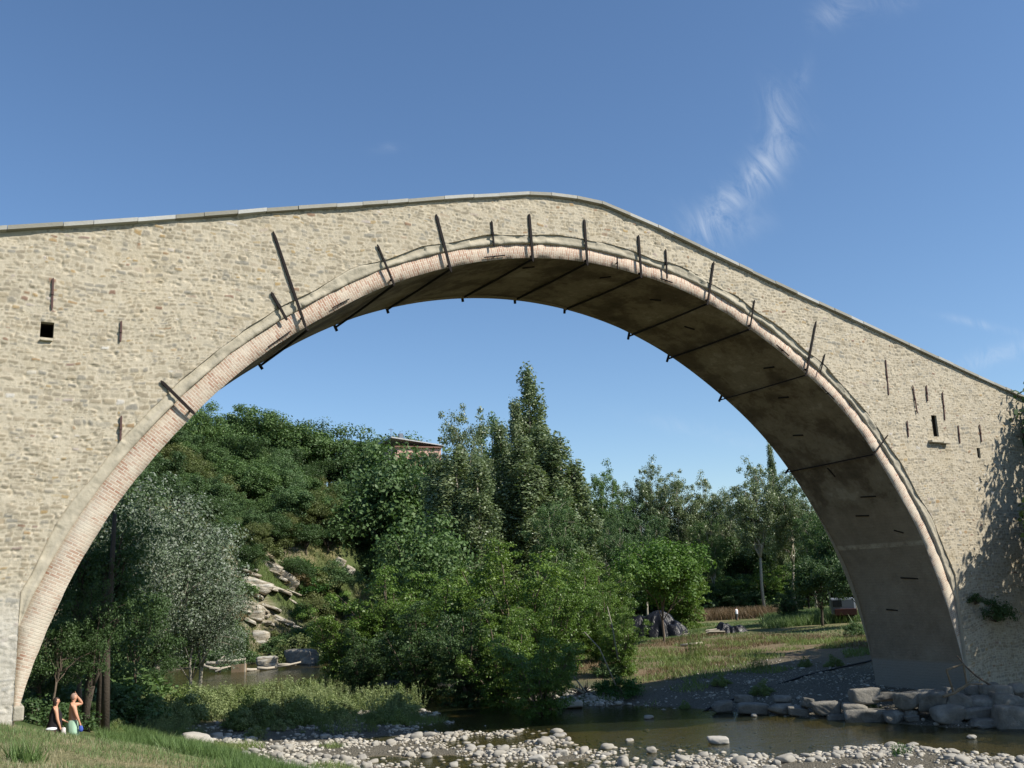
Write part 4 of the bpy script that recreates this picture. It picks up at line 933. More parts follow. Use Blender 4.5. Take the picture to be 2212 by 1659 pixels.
for i, (u, v, D) in enumerate([(80, 1470, 42), (110, 1440, 45), (150, 1450, 47), (185, 1430, 50), (225, 1450, 50), (265, 1440, 52), (70, 1510, 39), (200, 1500, 44), (300, 1430, 56), (160, 1400, 52), (100, 1400, 50), (250, 1380, 56), (130, 1500, 41), (330, 1420, 60)]):
    P = atD(u, v, D); z0 = gz(P[0], P[1]); K[['shrub4', 'deep1', 'shrub1'][i % 3]].put(P[0], P[1], z0-.2, h=max(1.5, P[2]-z0), wid=1.3 if i % 3 != 1 else 1.0, label='dark bush in the deep shade under the trees behind the left arch leg', cat='bush', group='dark bushes in the shade behind the left arch leg')
tree_px('silver1', 440, 1125, 68, 'right hand silvery grey tree reaching toward the cliff', name='white_poplar', wid=.8)
# bare thin trunks in front of the shade
for (pts, r, lb) in [([(228, 1560, 42), (230, 1400, 42), (240, 1250, 42), (248, 1110, 42.5)], .17, 'tall straight dark trunk behind the shirtless man'), ([(215, 1500, 43), (222, 1380, 43), (226, 1250, 43)], .13, 'thinner trunk with a pale scar beside the tall dark trunk'),
        ([(180, 1545, 41), (196, 1450, 41), (208, 1385, 41.5)], .16, 'leaning dark trunk, leftmost behind the man')]:
    P = [atD(*q) for q in pts]; P[0][2] = min(P[0][2], gz(P[0][0], P[0][1]))-.1
    o = MB().tube(P, [r*(1-.18*i) for i in range(len(P))], 8).build('tree_trunk', barkd, smooth=True); tag(o, lb, 'trunk')
for (pts, lb) in [([(345, 1255, 58), (362, 1245, 58), (385, 1236, 58)], 'bare pale branch showing in the silvery foliage'), ([(268, 1252, 52), (285, 1243, 52), (303, 1232, 52)], 'short bare pale branch left of the silvery foliage')]:
    P = [atD(*q) for q in pts]; o = MB().tube(P, [.07, .05, .02], 6).build('bare_branch', barkp, smooth=True); tag(o, lb, 'branch')
# --- weeds and willow bushes on the near island and bank
wl = [('wispy', 410, 1455, 52, 'feathery grey green willow bush left of the pool'), ('wispy', 460, 1490, 46, 'dense feathery willow bush in the middle of the weed strip'), ('weedy', 330, 1470, 50, 'rounded olive bush left in the weed strip'),
      ('wispy', 290, 1500, 44, 'grey green bush next to the dark trunks'), ('weedy', 375, 1505, 44, 'brownish olive bush behind the green grass'), ('wispy', 555, 1475, 48, 'feathery bush in front of the white boulder'),
      ('wispy', 620, 1490, 46, 'feathery yellowish bush right of the white boulder'), ('weedy', 520, 1515, 42, 'olive bush in the centre of the weed strip'), ('weedy', 585, 1530, 40, 'low bush above the stony slope'),
      ('stalk1', 690, 1470, 48, 'clump of upright leafy stalks left of the tallest one'), ('stalk1', 735, 1455, 48, 'tallest clump of upright leafy stalks at the water'), ('stalk1', 780, 1480, 46, 'clump of leafy stalks at the right end of the strip'),
      ('stalk1', 830, 1500, 46, 'last leafy stalks before the shaded pool'), ('stalk2', 640, 1540, 40, 'green weed clump over the stones'), ('stalk2', 700, 1545, 40, 'weed clump near the right of the stony slope'),
      ('stalk1', 745, 1530, 42, 'silvery leafed weed clump close to the gravel'), ('stalk2', 560, 1565, 38, 'weed clump above the bleached stones'), ('stalk2', 800, 1545, 43, 'low weed clump in the shade at the gravel edge'), ('weedy', 860, 1525, 46, 'dark bush in shade at the edge of the gravel'),
      ('weedy', 660, 1510, 44, 'olive bush behind the weed clumps'), ('weedy', 720, 1505, 46, 'dark green bush under the upright stalks')]
for (k, u, v, D, lb) in wl:
    h = {'wispy': 1.5, 'weedy': .95, 'stalk1': 1.15, 'stalk2': .7}[k]*rnd.uniform(.85, 1.15); P = hit(u, v+h*2076/(45 if v > 1500 else 55)); K[k].put(P[0], P[1], P[2]-.05, h=h, wid=rnd.uniform(.8, 1.0), label=lb, cat='bush' if k != 'stalk1' and k != 'stalk2' else 'weeds')
for i in range(120):
    u = rnd.uniform(240, 900); P = hit(u, rnd.uniform(1500, 1565)+rnd.uniform(0, 30)*(u < 650)); back_ = P[1] > 20
    if P[2] < WZ+.02: continue
    k = rnd.choice(['wispy', 'weedy', 'wispy', 'stalk1', 'shrub3'])
    K[k].put(P[0], P[1], P[2]-.05, h=rnd.uniform(1.0, 1.7) if back_ else rnd.uniform(.5, .95), wid=rnd.uniform(.8, 1.1), label={'wispy': 'feathery pale green bush in the weed strip before the far pool', 'weedy': 'low olive bush in the weed strip before the far pool', 'stalk1': 'leafy stalks in the weed strip before the far pool', 'shrub3': 'yellowish bush in the weed strip before the far pool'}[k], cat='bush', group={'wispy': 'feathery bushes', 'weedy': 'low olive bushes', 'stalk1': 'leafy stalks', 'shrub3': 'yellowish bushes'}[k]+' of the weed strip')
for i in range(34):
    u, v, k = (rnd.uniform(245, 480), rnd.uniform(1535, 1566), rnd.choice(['wispy', 'wispy', 'weedy'])) if i < 14 else (rnd.uniform(590, 880), rnd.uniform(1505, 1545), 'stalk1')
    P = hit(u, v)
    if P[1] < 6 or P[2] < WZ+.02: continue
    K[k].put(P[0], P[1], P[2]-.05, h=rnd.uniform(1.5, 2.0) if i < 14 else rnd.uniform(1.1, 1.8), wid=rnd.uniform(.7, .95), label='tall feathery bush at the left of the weed strip beside the dark trunks' if i < 14 else 'tall upright leafy stalks at the right of the weed strip', cat='bush' if i < 14 else 'weeds', group='tall feathery bushes beside the trunks' if i < 14 else 'upright stalks at the right of the weed strip')
for i in range(26):
    t = rnd.random(); u = 420+t*460; v = 1520+rnd.uniform(-30, 90)*(1-t*.5); P = hit(u, v); k = rnd.choice(['stalk2', 'stalk1', 'weedy', 'stalk2'])
    K[k].put(P[0], P[1], P[2]-.05, h=rnd.uniform(.2, .45), wid=rnd.uniform(.7, 1.0), label='small green weed tuft growing between the bank stones', cat='weeds', group='weed tufts on the stony bank')
for (u, v, k, h, lb) in [(1945, 1632, 'stalk3', .55, 'round green plant alone on the pale pebble bar'), (1880, 1545, 'shrub1', .9, 'dark green tuft between the big shaded blocks'), (1650, 1500, 'weedy', .9, 'dark weed bush on the shaded gravel bank'), (1560, 1480, 'weedy', .8, 'weed bush where the gravel bank meets the shade'), (1640, 1445, 'stalk2', 1.0, 'weed clump at the top of the shaded bank'), (1850, 1375, 'shrub1', 1.5, 'green bush by the arch leg at the field edge'), (1740, 1440, 'weedy', .7, 'low weeds on the shaded bank, left of the cable'),
                         (1480, 1530, 'weedy', .5, 'low weeds at the shaded water edge'), (1800, 1440, 'weedy', .8, 'dark weeds in the shade near the arch leg')]:
    P = hit(u, v); K[k].put(P[0], P[1], P[2]-.05, h=h, label=lb, cat='plant')
# thin young shrub on the dry bank
P = hit(1505, 1425); K['stalk2'].put(P[0], P[1], P[2]-.05, h=2.9, wid=.35, label='thin upright sapling on the dry brown bank', cat='sapling', name='sapling')
# shrub rooted in the wall, trees outside the frame on the right that shade it
P = atY(2150, 1325, -.3); o = K['shrub4'].put(P[0], P[1], P[2]-.3, h=1.5, wid=1.0, label='dark shrub growing out of the shaded wall on the right', cat='shrub')
P = atY(2100, 1290, -.2); K['shrub4'].put(P[0], P[1]-.1, P[2]-.3, h=.7, wid=1.0, label='small dark shrub on the wall left of the bigger one', cat='shrub')
tree_px('round2', 2208, 806, 72, 'green tree top rising behind the right end of the bridge', wid=1.0)
for (x, y, h, k, wd, lb) in [(53.0, -5.8, 18.0, 'round3', .74, 'tall tree standing right of the wall it shades'), (46.5, -11.5, 15, 'round1', .65, 'broad tree shading the wall foot and the shore blocks'), (57.5, -9.0, 18, 'round2', .65, 'tall tree farther right of the wall'), (51.0, -15.0, 13, 'dark1', .8, 'broad tree shading the blocks on the shore'), (49.3, -4.6, 10.5, 'dark1', 1.0, 'lower leafy tree close to the wall')]:
    K[k].put(x, y, gz(x, y)-.3, h=h, wid=wd, label=lb)
# brown dry brush line behind the man, tall grass by the trailer
def blades(name, pts, hgt, wdt, mat, label, cat, lean=.35, seed=1):
    rs = np.random.RandomState(seed); n = len(pts); h = hgt*(.5+.8*rs.rand(n)); a = rs.uniform(0, 6.28, n); w_ = wdt*(.6+.8*rs.rand(n))
    dx, dy = np.cos(a)*w_, np.sin(a)*w_; lx, ly = rs.normal(size=n)*lean*h, rs.normal(size=n)*lean*h
    A = pts; B = pts+np.stack([dx, dy, 0*dx], 1); Cc = pts+np.stack([lx+dx*.5, ly+dy*.5, h], 1)
    V = np.stack([A, B, Cc], 1).reshape(-1, 3)
    o = mesh_np(name, V, np.arange(n*3).reshape(n, 3), mat); tag(o, label, cat, kind='stuff'); return o
def scatter(n, f, seed):
    rs = np.random.RandomState(seed); out = []
    while sum(len(a) for a in out) < n:
        x, y, m = f(rs, n*2); out.append(np.stack([x[m], y[m]], 1))
    P = np.concatenate(out)[:n]; return np.c_[P, tz(P[:, 0], P[:, 1])-.02]
grassm = leafmat('grass_blade', (0.11, 0.175, 0.05), (0.22, 0.285, 0.11), None, .2)
drym = leafmat('dry_grass_blade', (0.34, 0.28, 0.16), (0.50, 0.43, 0.28), None, .2)
brownm = leafmat('brown_brush', (0.17, 0.105, 0.055), (0.30, 0.20, 0.12), None, .15)
def band(u0, u1, D0, D1):
    def f(rs, n):
        u = rs.uniform(u0, u1, n); D = rs.uniform(D0, D1, n); d = np.array([ray(a, 1400) for a in u[:200]]); k = rs.randint(0, 200, n)
        return CAM[0]+d[k, 0]*D+rs.normal(size=n)*.3, CAM[1]+d[k, 1]*D+rs.normal(size=n)*.3, np.ones(n, bool)
    return f
blades('dry_brush', scatter(9000, band(1480, 1685, 139, 145), 3), 1.3, .10, brownm, 'strip of reddish brown dry brush behind the field', 'brush', seed=3)
blades('tall_grass', scatter(12000, band(1660, 1880, 98, 118), 4), .9, .10, grassm, 'tall green grass at the back right of the field', 'grass', seed=4)
def nearf(rs, n):
    x = rs.uniform(-9, 12, n); y = rs.uniform(-21, 3, n); dr = fbm(x, y, 2.5, 71)
    m = (gravel_mask(x, y) < .3) & (dr > -.5+rs.rand(n)*.6); return x, y, m
blades('short_grass', scatter(60000, nearf, 5), .13, .014, grassm, 'short green grass on the near bank', 'grass', seed=5)
def nearf2(rs, n):
    x = rs.uniform(-9, 12, n); y = rs.uniform(-21, 3, n); dr = fbm(x, y, 2.5, 71)
    m = (gravel_mask(x, y) < .4) & (dr < -.05+rs.rand(n)*.5); return x, y, m
blades('dry_grass', scatter(36000, nearf2, 6), .10, .012, drym, 'straw coloured dry grass on the near bank', 'grass', seed=6)
lushm = leafmat('lush_grass_blade', (0.10, 0.165, 0.045), (0.19, 0.27, 0.09), None, .25)
def lushf(rs, n):
    x = rs.uniform(-4, 12, n); y = rs.uniform(-12, 14, n); m = (vnoise(x, y, 2.6, 77)+.25*(x-2)/5+(.5*(np.hypot(x-4.5, y+1.5) < 3)) > .38) & (x+0.15*y < 9.0) & (x > .2+0.02*y) & ~((y > -4.5) & (x < 4.0)); return x, y, m
blades('lush_grass', scatter(42000, lushf, 7), .38, .022, lushm, 'long lush green grass on the slope beside the people', 'grass', seed=7)
def islef(rs, n):
    x = rs.uniform(6, 27, n); y = rs.uniform(17, 48, n); m = (x < 23-0.0*y+2*vnoise(x, y, 5, 81)) & (vnoise(x, y, 3, 82) > 0) & (y < 44); return x, y, m
blades('island_grass', scatter(30000, islef, 8), .45, .02, LM['weed'], 'pale green tall grass covering the low island', 'grass', seed=8)
def fieldf(rs, n):
    x = rs.uniform(40, 100, n); y = rs.uniform(20, 80, n); m = (vnoise(x, y, 6, 83) > -.2); return x, y, m
blades('field_grass', scatter(40000, fieldf, 9), .16, .07, grassm, 'short grass of the far field', 'grass', seed=9)
def hillf(rs, n):
    x = rs.uniform(-5, 60, n); y = rs.uniform(66, 120, n); d = hill_d(x, y); return x, y, (d > .5) & (d < 30) & (vnoise(x, y, 3, 86) > -.4)
blades('hill_scrub', scatter(60000, hillf, 12), .6, .09, LM['olive'], 'low scrub and grass between the trees of the hill', 'scrub', lean=.6, seed=12)
def slopef(rs, n):
    x = rs.uniform(32, 60, n); y = rs.uniform(14, 34, n); return x, y, (vnoise(x, y, 2.2, 88) > .05)
blades('bank_weeds', scatter(15000, slopef, 13), .34, .045, LM['weed'], 'green weeds mixed into the far bank slope', 'weeds', lean=.5, seed=13)
def mixf(rs, n):
    x = rs.uniform(6.5, 15, n); y = rs.uniform(-12, 14, n); return x, y, (vnoise(x, y, 1.6, 89) > (x-9)*.12)
blades('bar_weeds', scatter(16000, mixf, 14), .28, .02, LM['weed'], 'thin pale weeds growing through the left pebbles', 'weeds', lean=.5, seed=14)
def bankdry(rs, n):
    x = rs.uniform(33, 62, n); y = rs.uniform(16, 42, n); m = (vnoise(x, y, 4, 84) > -.1) & (gravel_mask(x, y) < .7); return x, y, m
blades('bank_grass', scatter(18000, bankdry, 10), .26, .045, brownm, 'dry brownish grass on the far bank slope', 'grass', seed=10)
# ------------------------------------------------------------------ stones
def ico(sub):
    bm = bmesh.new(); bmesh.ops.create_icosphere(bm, subdivisions=sub, radius=1); bm.verts.ensure_lookup_table()
    V = np.array([v.co[:] for v in bm.verts]); F = np.array([[v.index for v in f.verts] for f in bm.faces]); bm.free(); return V, F
I1 = ico(1); I2 = ico(2); I3 = ico(3); I4 = ico(4)
def cobble(seed, I=I2, am=.17):
    rs = np.random.RandomState(seed); V = I[0].copy(); f = 1+am*sum(np.sin(V@rs.normal(size=3)*k*1.3+rs.rand()*6) for k in (1, 2, 3))*.5
    V = np.sign(V)*np.abs(V)**.92; return V*f[:, None]
def block(seed, n=13, I=I4, sharp=14, box=True):
    rs = np.random.RandomState(seed); D = I[0]
    N = rs.normal(size=(n, 3)); N /= np.linalg.norm(N, axis=1)[:, None]; d = rs.uniform(.78, 1.0, n)
    if not box: N = np.r_[N, np.eye(3), -np.eye(3)]; d = np.r_[d, np.full(6, .98)]
    if box:
        B = np.concatenate([np.eye(3), -np.eye(3)])+rs.normal(size=(6, 3))*.10; B /= np.linalg.norm(B, axis=1)[:, None]; N = np.r_[N, B]; d = np.r_[d*1.12, rs.uniform(.62, .8, 6)]
    q = np.maximum(D@N.T, 1e-3)/d[None]; r = 1/(np.sum(q**sharp, 1)**(1/sharp))
    V = D*r[:, None]; nz_ = vnoise(V[:, 0]*3+V[:, 2]*2, V[:, 1]*3-V[:, 2], .6, seed)*.035+vnoise(V[:, 0]*3+V[:, 2]*2, V[:, 1]*3+V[:, 2], .22, seed+1)*.018
    return V*(1+nz_)[:, None]
stm, nt, p, o_ = new_mat('river_stone')
c = ramp(nt, isl(nt), [(0.0, (0.17, 0.15, 0.12)), (0.2, (0.32, 0.285, 0.23)), (0.45, (0.46, 0.42, 0.345)), (0.7, (0.56, 0.52, 0.44)), (0.86, (0.30, 0.285, 0.25)), (1.0, (0.64, 0.61, 0.54))])
c = mixc(nt, math_(nt, 'MULTIPLY', objrand(nt), .35), c, (0.36, 0.32, 0.26))
wp = world_pos(nt); sp = nt.nodes.new('ShaderNodeSeparateXYZ'); nt.links.new(wp, sp.inputs[0])
c = mixc(nt, math_(nt, 'MULTIPLY_ADD', sp.outputs[2], -22.0, -25.6, clamp=True), c, (0.16, 0.12, 0.055))
c = mixc(nt, math_(nt, 'MULTIPLY', noise(nt, 9.0, 5, .7, wp), .45), c, (0.34, 0.31, 0.25))
nt.links.new(c, p.inputs['Base Color']); bump(nt, p, noise(nt, 14, 4, .6, wp), .4, .02)
blm, nt, p, o_ = new_mat('quarry_block')
wp = world_pos(nt)
c = ramp(nt, noise(nt, 1.6, 7, .7, wp, .5), [(.3, (0.08, 0.075, 0.065)), (.5, (0.17, 0.16, 0.135)), (.7, (0.31, 0.29, 0.245))])
c = mixc(nt, math_(nt, 'MULTIPLY', objrand(nt), .4), c, (0.30, 0.27, 0.22))
nt.links.new(c, p.inputs['Base Color']); bump(nt, p, noise(nt, 6, 7, .7, wp), .8, .08)
# which spots on the bars carry stones
rs = np.random.RandomState(91)
def bars(x, y):
    g_ = gravel_mask(x, y); z = tz(x, y)
    dens = np.where(z > WZ-.02, .95, np.where(z > WZ-.10, .55, np.where(z > WZ-.2, .2, .02)))
    clump = .45+.75*(vnoise(x, y, 1.6, 95)+.5*vnoise(x, y, .7, 96))
    near = (y < 17) & (x > 7)
    dens = dens*np.clip(clump, .08, 1)*g_*np.where(near, 1, .35)
    chan = seg_d(x, y, [(45, -16), (38, -7), (33.2, 1), (30, 10), (27.5, 18)]) < 2.3
    farb = x > 33.5+.0*y-np.clip(y-10, 0, 9)*.25+np.clip(-y, 0, 20)*.5
    farb = farb & (y > -2)
    pt = (np.hypot(x-32.2, y-18.6) < 2.6) & (z > WZ-.05); dens = np.where(pt, .9, dens); farb = farb & ~pt
    return np.where(chan & (z < WZ), dens*.12, np.where(farb, dens*.35, dens)), z
# candidates drawn with an even density in the picture sense: more where the bars lie near the camera
n = 190000
x = rs.uniform(7, 48, n); y = rs.uniform(-17, 34, n)
dn, z = bars(x, y)

acc_ = rs.rand(n) < dn*.62
x, y, z = x[acc_], y[acc_], z[acc_]
size = np.exp(rs.normal(-2.7, .52, len(x))); size = np.where(x > 33.5+np.clip(-y, 0, 20), size*.6, size); size = np.clip(size, .03, .30)       # half length in metres
q = np.c_[x, y, z]-CAM; w_ = q@_F; uu = 1106+CF*(q@_R2)/w_; vv = 829.5-CF*(q@_U2)/w_
inv_ = (uu > -60) & (uu < 2280) & (vv < 1720) & (w_ > 0)
x, y, z, size, w_ = x[inv_], y[inv_], z[inv_], size[inv_], w_[inv_]
order = np.argsort(-size/w_); 
def stone_xf(i, V):
    a = rs.uniform(0, 6.28); s = size[i]; S = np.array([s, s*rs.uniform(.6, .95), s*rs.uniform(.38, .65)])
    c_, s_ = math.cos(a), math.sin(a); Rz = np.array([[c_, -s_, 0], [s_, c_, 0], [0, 0, 1]]); return (V*S)@Rz.T+np.array([x[i], y[i], max(z[i], WZ-.12)+S[2]*.35])
cob = []
for k in range(8):
    me = mesh_np('cobble', cobble(300+k, I3) if k % 2 else block(300+k, 9, I3, 9, False)*1.08, I3[1], stm, smooth=True); cob.append(me.data); bpy.data.objects.remove(me)
for j, i in enumerate(order[:290]):
    o = bpy.data.objects.new('cobble', cob[j % 8]); link(o); s = size[i]*1.02
    o.scale = (s, s*rs.uniform(.6, .95), s*rs.uniform(.42, .7)); o.rotation_euler = (rs.normal()*.12, rs.normal()*.12, rs.uniform(0, 6.28)); o.location = (x[i], y[i], max(z[i], WZ-.12)+o.scale[2]*.35)
    wetl = z[i] < WZ-.01; U = (to_px((x[i], y[i], z[i])))[0]
    where = 'at the weedy left end' if U < 850 else 'left of the stream riffle' if U < 1250 else 'between the two stream arms' if U < 1600 else 'in front of the big blocks' if U < 1950 else 'near the right picture edge'
    sz = 'big' if size[i] > .2 else 'medium' if size[i] > .15 else 'small'
    lb_ = ('%s pale cobble standing in the shallow water %s' if wetl else '%s pale cobble on the dry pebbles %s') % (sz, where)
    tag(o, lb_, 'stone', lb_.replace('cobble', 'cobbles'))
rest = order[290:24000]; P_ = [cobble(400+k, I1) if k % 2 else block(400+k, 8, I1, 9, False)*1.05 for k in range(10)]
V = np.concatenate([stone_xf(i, P_[j % 10]) for j, i in enumerate(rest)]); nv = len(I1[0])
F = (I1[1][None]+(np.arange(len(rest))*nv)[:, None, None]).reshape(-1, 3)
o = mesh_np('river_pebbles', V, F, stm, smooth=True); tag(o, 'countless pale pebbles of the gravel bars', 'pebbles', kind='stuff')
# ------- big blocks on the right shore, boxes given in the photo's pixels at their own distance
BL = []; 
def crop(x, y): return ((2050+x/4.081)/1.1718, (1550+y/4.081)/1.1718)
def crop4(x, y): return ((1500+x/3.687)/1.1718, (1600+y/3.687)/1.1718)
lst = [(crop, 370, 1000, 785, 1150, 'large pale slab sloping into the water, broken on its right side', 0, .0), (crop, 765, 1010, 980, 1145, 'pale wedge of rock touching the large sloping slab', 0, .1), (crop, 180, 1045, 380, 1125, 'small bright rock at the left tip of the big blocks', 0, 0),
 (crop, 350, 940, 585, 1065, 'grey rounded block behind the large sloping slab', 1.2, 0), (crop, 20, 925, 300, 1055, 'shaded square block, last of the row on the shore', 1.0, 0), (crop, 880, 825, 1135, 1000, 'block with a sunlit yellow corner under the arch leg', 2.2, .1),
 (crop, 1125, 810, 1390, 1015, 'cracked grey block right of the one with the yellow corner', 1.8, 0), (crop, 1270, 960, 1565, 1140, 'dark rounded block with a small sunlit spot', .6, 0), (crop, 1420, 835, 1640, 1025, 'tilted block with a sunlit upper end below the frame', 1.3, -.6),
 (crop, 1640, 865, 1890, 1000, 'square block in the middle of the right heap', 1.4, .1), (crop, 1555, 980, 1895, 1085, 'long flat slab in the right heap', .8, .05), (crop, 1612, 738, 1800, 865, 'block at the foot of the leaning frame', 2.4, 0),
 (crop, 1770, 752, 2065, 925, 'pale pointed block on top of the right heap', 1.8, -.15), (crop, 1870, 850, 2200, 1005, 'broad block with sunlit ridge at the right of the heap', 1.2, -.2), (crop, 1640, 1090, 1990, 1165, 'lowest slab of the heap just above the water', .2, 0),
 (crop, 1885, 1000, 2105, 1095, 'dark block wedged above the largest one', .8, 0), (crop, 1935, 975, 2300, 1215, 'largest block of the heap at the right picture edge', 0, -.1), (crop, 1720, 1163, 1905, 1215, 'flat pointed rock lying in the water at the right', -.3, .1),
 (crop, 1425, 1108, 1575, 1165, 'pale rock low at the water under the heap', 0, 0), (crop, 600, 822, 885, 915, 'long shaded block below the arch leg', 2.6, 0), (crop, 425, 785, 705, 935, 'shaded block under the left corner of the arch leg', 2.8, 0),
 (crop, 985, 1000, 1135, 1075, 'small block half hidden by green plants', .8, 0), (crop, 1380, 775, 1490, 870, 'small pale block left of the leaning frame', 2.2, -.3), (crop, 2055, 740, 2230, 860, 'grey block highest at the right picture edge', 2.4, .1), (crop, 980, 1065, 1120, 1125, 'pale flat rock at the water between the wedge and the heap', .2, 0), (crop, 1840, 725, 1960, 790, 'small block behind the pale pointed one', 2.9, 0), (crop, 2110, 930, 2290, 1030, 'dark block above the largest one at the picture edge', 1.0, 0),
 (crop4, 1110, 640, 1305, 740, 'shaded block at the left end of the shore row', .8, 0), (crop4, 1355, 665, 1630, 760, 'widest shaded block in the shore row', .6, 0), (crop4, 1640, 670, 1855, 765, 'third shaded block in the shore row', .6, 0), (crop4, 1825, 692, 2025, 775, 'low rounded shaded block in the shore row', .4, -.1), (crop4, 1325, 585, 1500, 672, 'rounded shaded block above the shore row', 1.6, 0), (crop4, 1945, 615, 2070, 705, 'slanting shaded block above the shore row', 1.8, -.2), (crop4, 1690, 590, 1860, 660, 'half buried block above the third block of the row', 1.9, 0)]
for k, (cf, x0, y0, x1, y1, lb, back, tl) in enumerate(lst):
    a = cf(x0, y0); b = cf(x1, y1); uc = (a[0]+b[0])/2; P = CAM+ray(uc, b[1])*1.0
    d = ray(uc, b[1]); Dw = (WZ-.12-CAM[2])/d[2]      # where that line of sight meets the water
    sh = {True: 0, False: 0}[True]
    # distance of the shoreline in this direction plus how far back in the heap the block lies
    D = np.linspace(40, 75, 700); Pp = CAM[None]+d[None]*D[:, None]*1.0
    gg = tz(Pp[:, 0], Pp[:, 1], False); hit_k = np.argmax(Pp[:, 2] < gg+(.25*back)) if (Pp[:, 2] < gg+.25*back).any() else len(D)-1
    Dh = min(D[hit_k], Dw); Cc = CAM+ray(uc, (a[1]+b[1])/2)*Dh; wd = (b[0]-a[0])/CF*Dh*1.02; ht = (b[1]-a[1])/CF*Dh*1.05
    V = block(500+k, 11 if ht/wd > .5 else 9, I4, 20, k % 2 == 0); V = V-(V.max(0)+V.min(0))/2; V /= (V.max(0)-V.min(0))
    S = np.array([wd*.95, max(wd*.7, ht*1.1), ht*.92]); V = V*S
    o = mesh_np('boulder', V, I4[1], blm, smooth=False); o.location = Cc+d*S[1]*.3; o.rotation_euler = (0, -tl*0.8, -YAW-.15+rnd.uniform(-.15, .15)); tag(o, lb, 'rock')
    for pl in o.data.polygons: pl.use_smooth = True
# lone stones in the water and near the root plate
for (u0, v0, u1, v1, lb, bx) in [(1500+475/3.687, 1600+775/3.687, 1500+562/3.687, 1600+815/3.687, 'rounded stone alone in the dark water', 0), (1500+1480/3.687, 1600+762/3.687, 1500+1537/3.687, 1600+797/3.687, 'small grey stone in the shaded water near the block row', 0),
    (900+1610/3.16, 1650+388/3.16, 900+1815/3.16, 1650+455/3.16, 'long white flat rock on the point under the alder', 1), (2050+1625/4.081, 1550+1270/4.081, 2050+1715/4.081, 1550+1315/4.081, 'pale stone alone in the water at the right', 0),
    (900+1045/3.16, 1650+740/3.16, 900+1102/3.16, 1650+780/3.16, 'bright rounded cobble alone in the brown shallows', 0), (900+1600/3.16, 1650+785/3.16, 900+1705/3.16, 1650+845/3.16, 'angular pale stone with a peak in the shallows', 1), (900+1385/3.16, 1650+830/3.16, 900+1510/3.16, 1650+890/3.16, 'broad angular stone near the bottom of the picture', 1), (900+525/3.16, 1650+808/3.16, 900+610/3.16, 1650+855/3.16, 'big cobble with a dark wet left side', 0),
    (1500+500/3.687, 1600+1075/3.687, 1500+598/3.687, 1600+1135/3.687, 'purplish grey cobble at the left tip of the pebble bar', 0), (1500+1080/3.687, 1600+980/3.687, 1500+1260/3.687, 1600+1050/3.687, 'wide humped rock at the top of the pebble bar', 1), (2050+815/4.081, 1550+1440/4.081, 2050+925/4.081, 1550+1510/4.081, 'round cobble next to the lone green plant', 0)]:
    u0, v0, u1, v1 = [q/1.1718 for q in (u0, v0, u1, v1)]; d = ray((u0+u1)/2, v1); D = (WZ-.03-CAM[2])/d[2]; Cc = CAM+ray((u0+u1)/2, (v0+v1)/2)*D
    V = block(700+int(u0), 9, I4, 10, False) if bx else cobble(700+int(u0), I3); V = V/(V.max(0)-V.min(0)); wd = (u1-u0)/CF*D; ht = (v1-v0)/CF*D
    o = mesh_np('river_stone', V*np.array([wd, wd*.75, ht*1.1]), (I4 if bx else I3)[1], stm, smooth=True); o.location = Cc+d*wd*.2; o.rotation_euler = (0, 0, -YAW); tag(o, lb, 'stone')
# pale hummock rocks on the left slope
for (u, v, wd, ht, lb) in [(425, 1603, .62, .33, 'sandy pale boulder on the grassy slope'), (443, 1607, .34, .25, 'smaller sandy stone leaning on the pale boulder'), (66, 1557, .4, .16, 'flat pale stone at the foot of the left pier')]:
    P = hit(u, v); V = block(900+int(u), 8, I4, 9, False); o = mesh_np('boulder', V*np.array([wd, wd*.7, ht]), I4[1], stm, smooth=True); o.location = P+[0, 0, ht*.3]; tag(o, lb, 'rock')
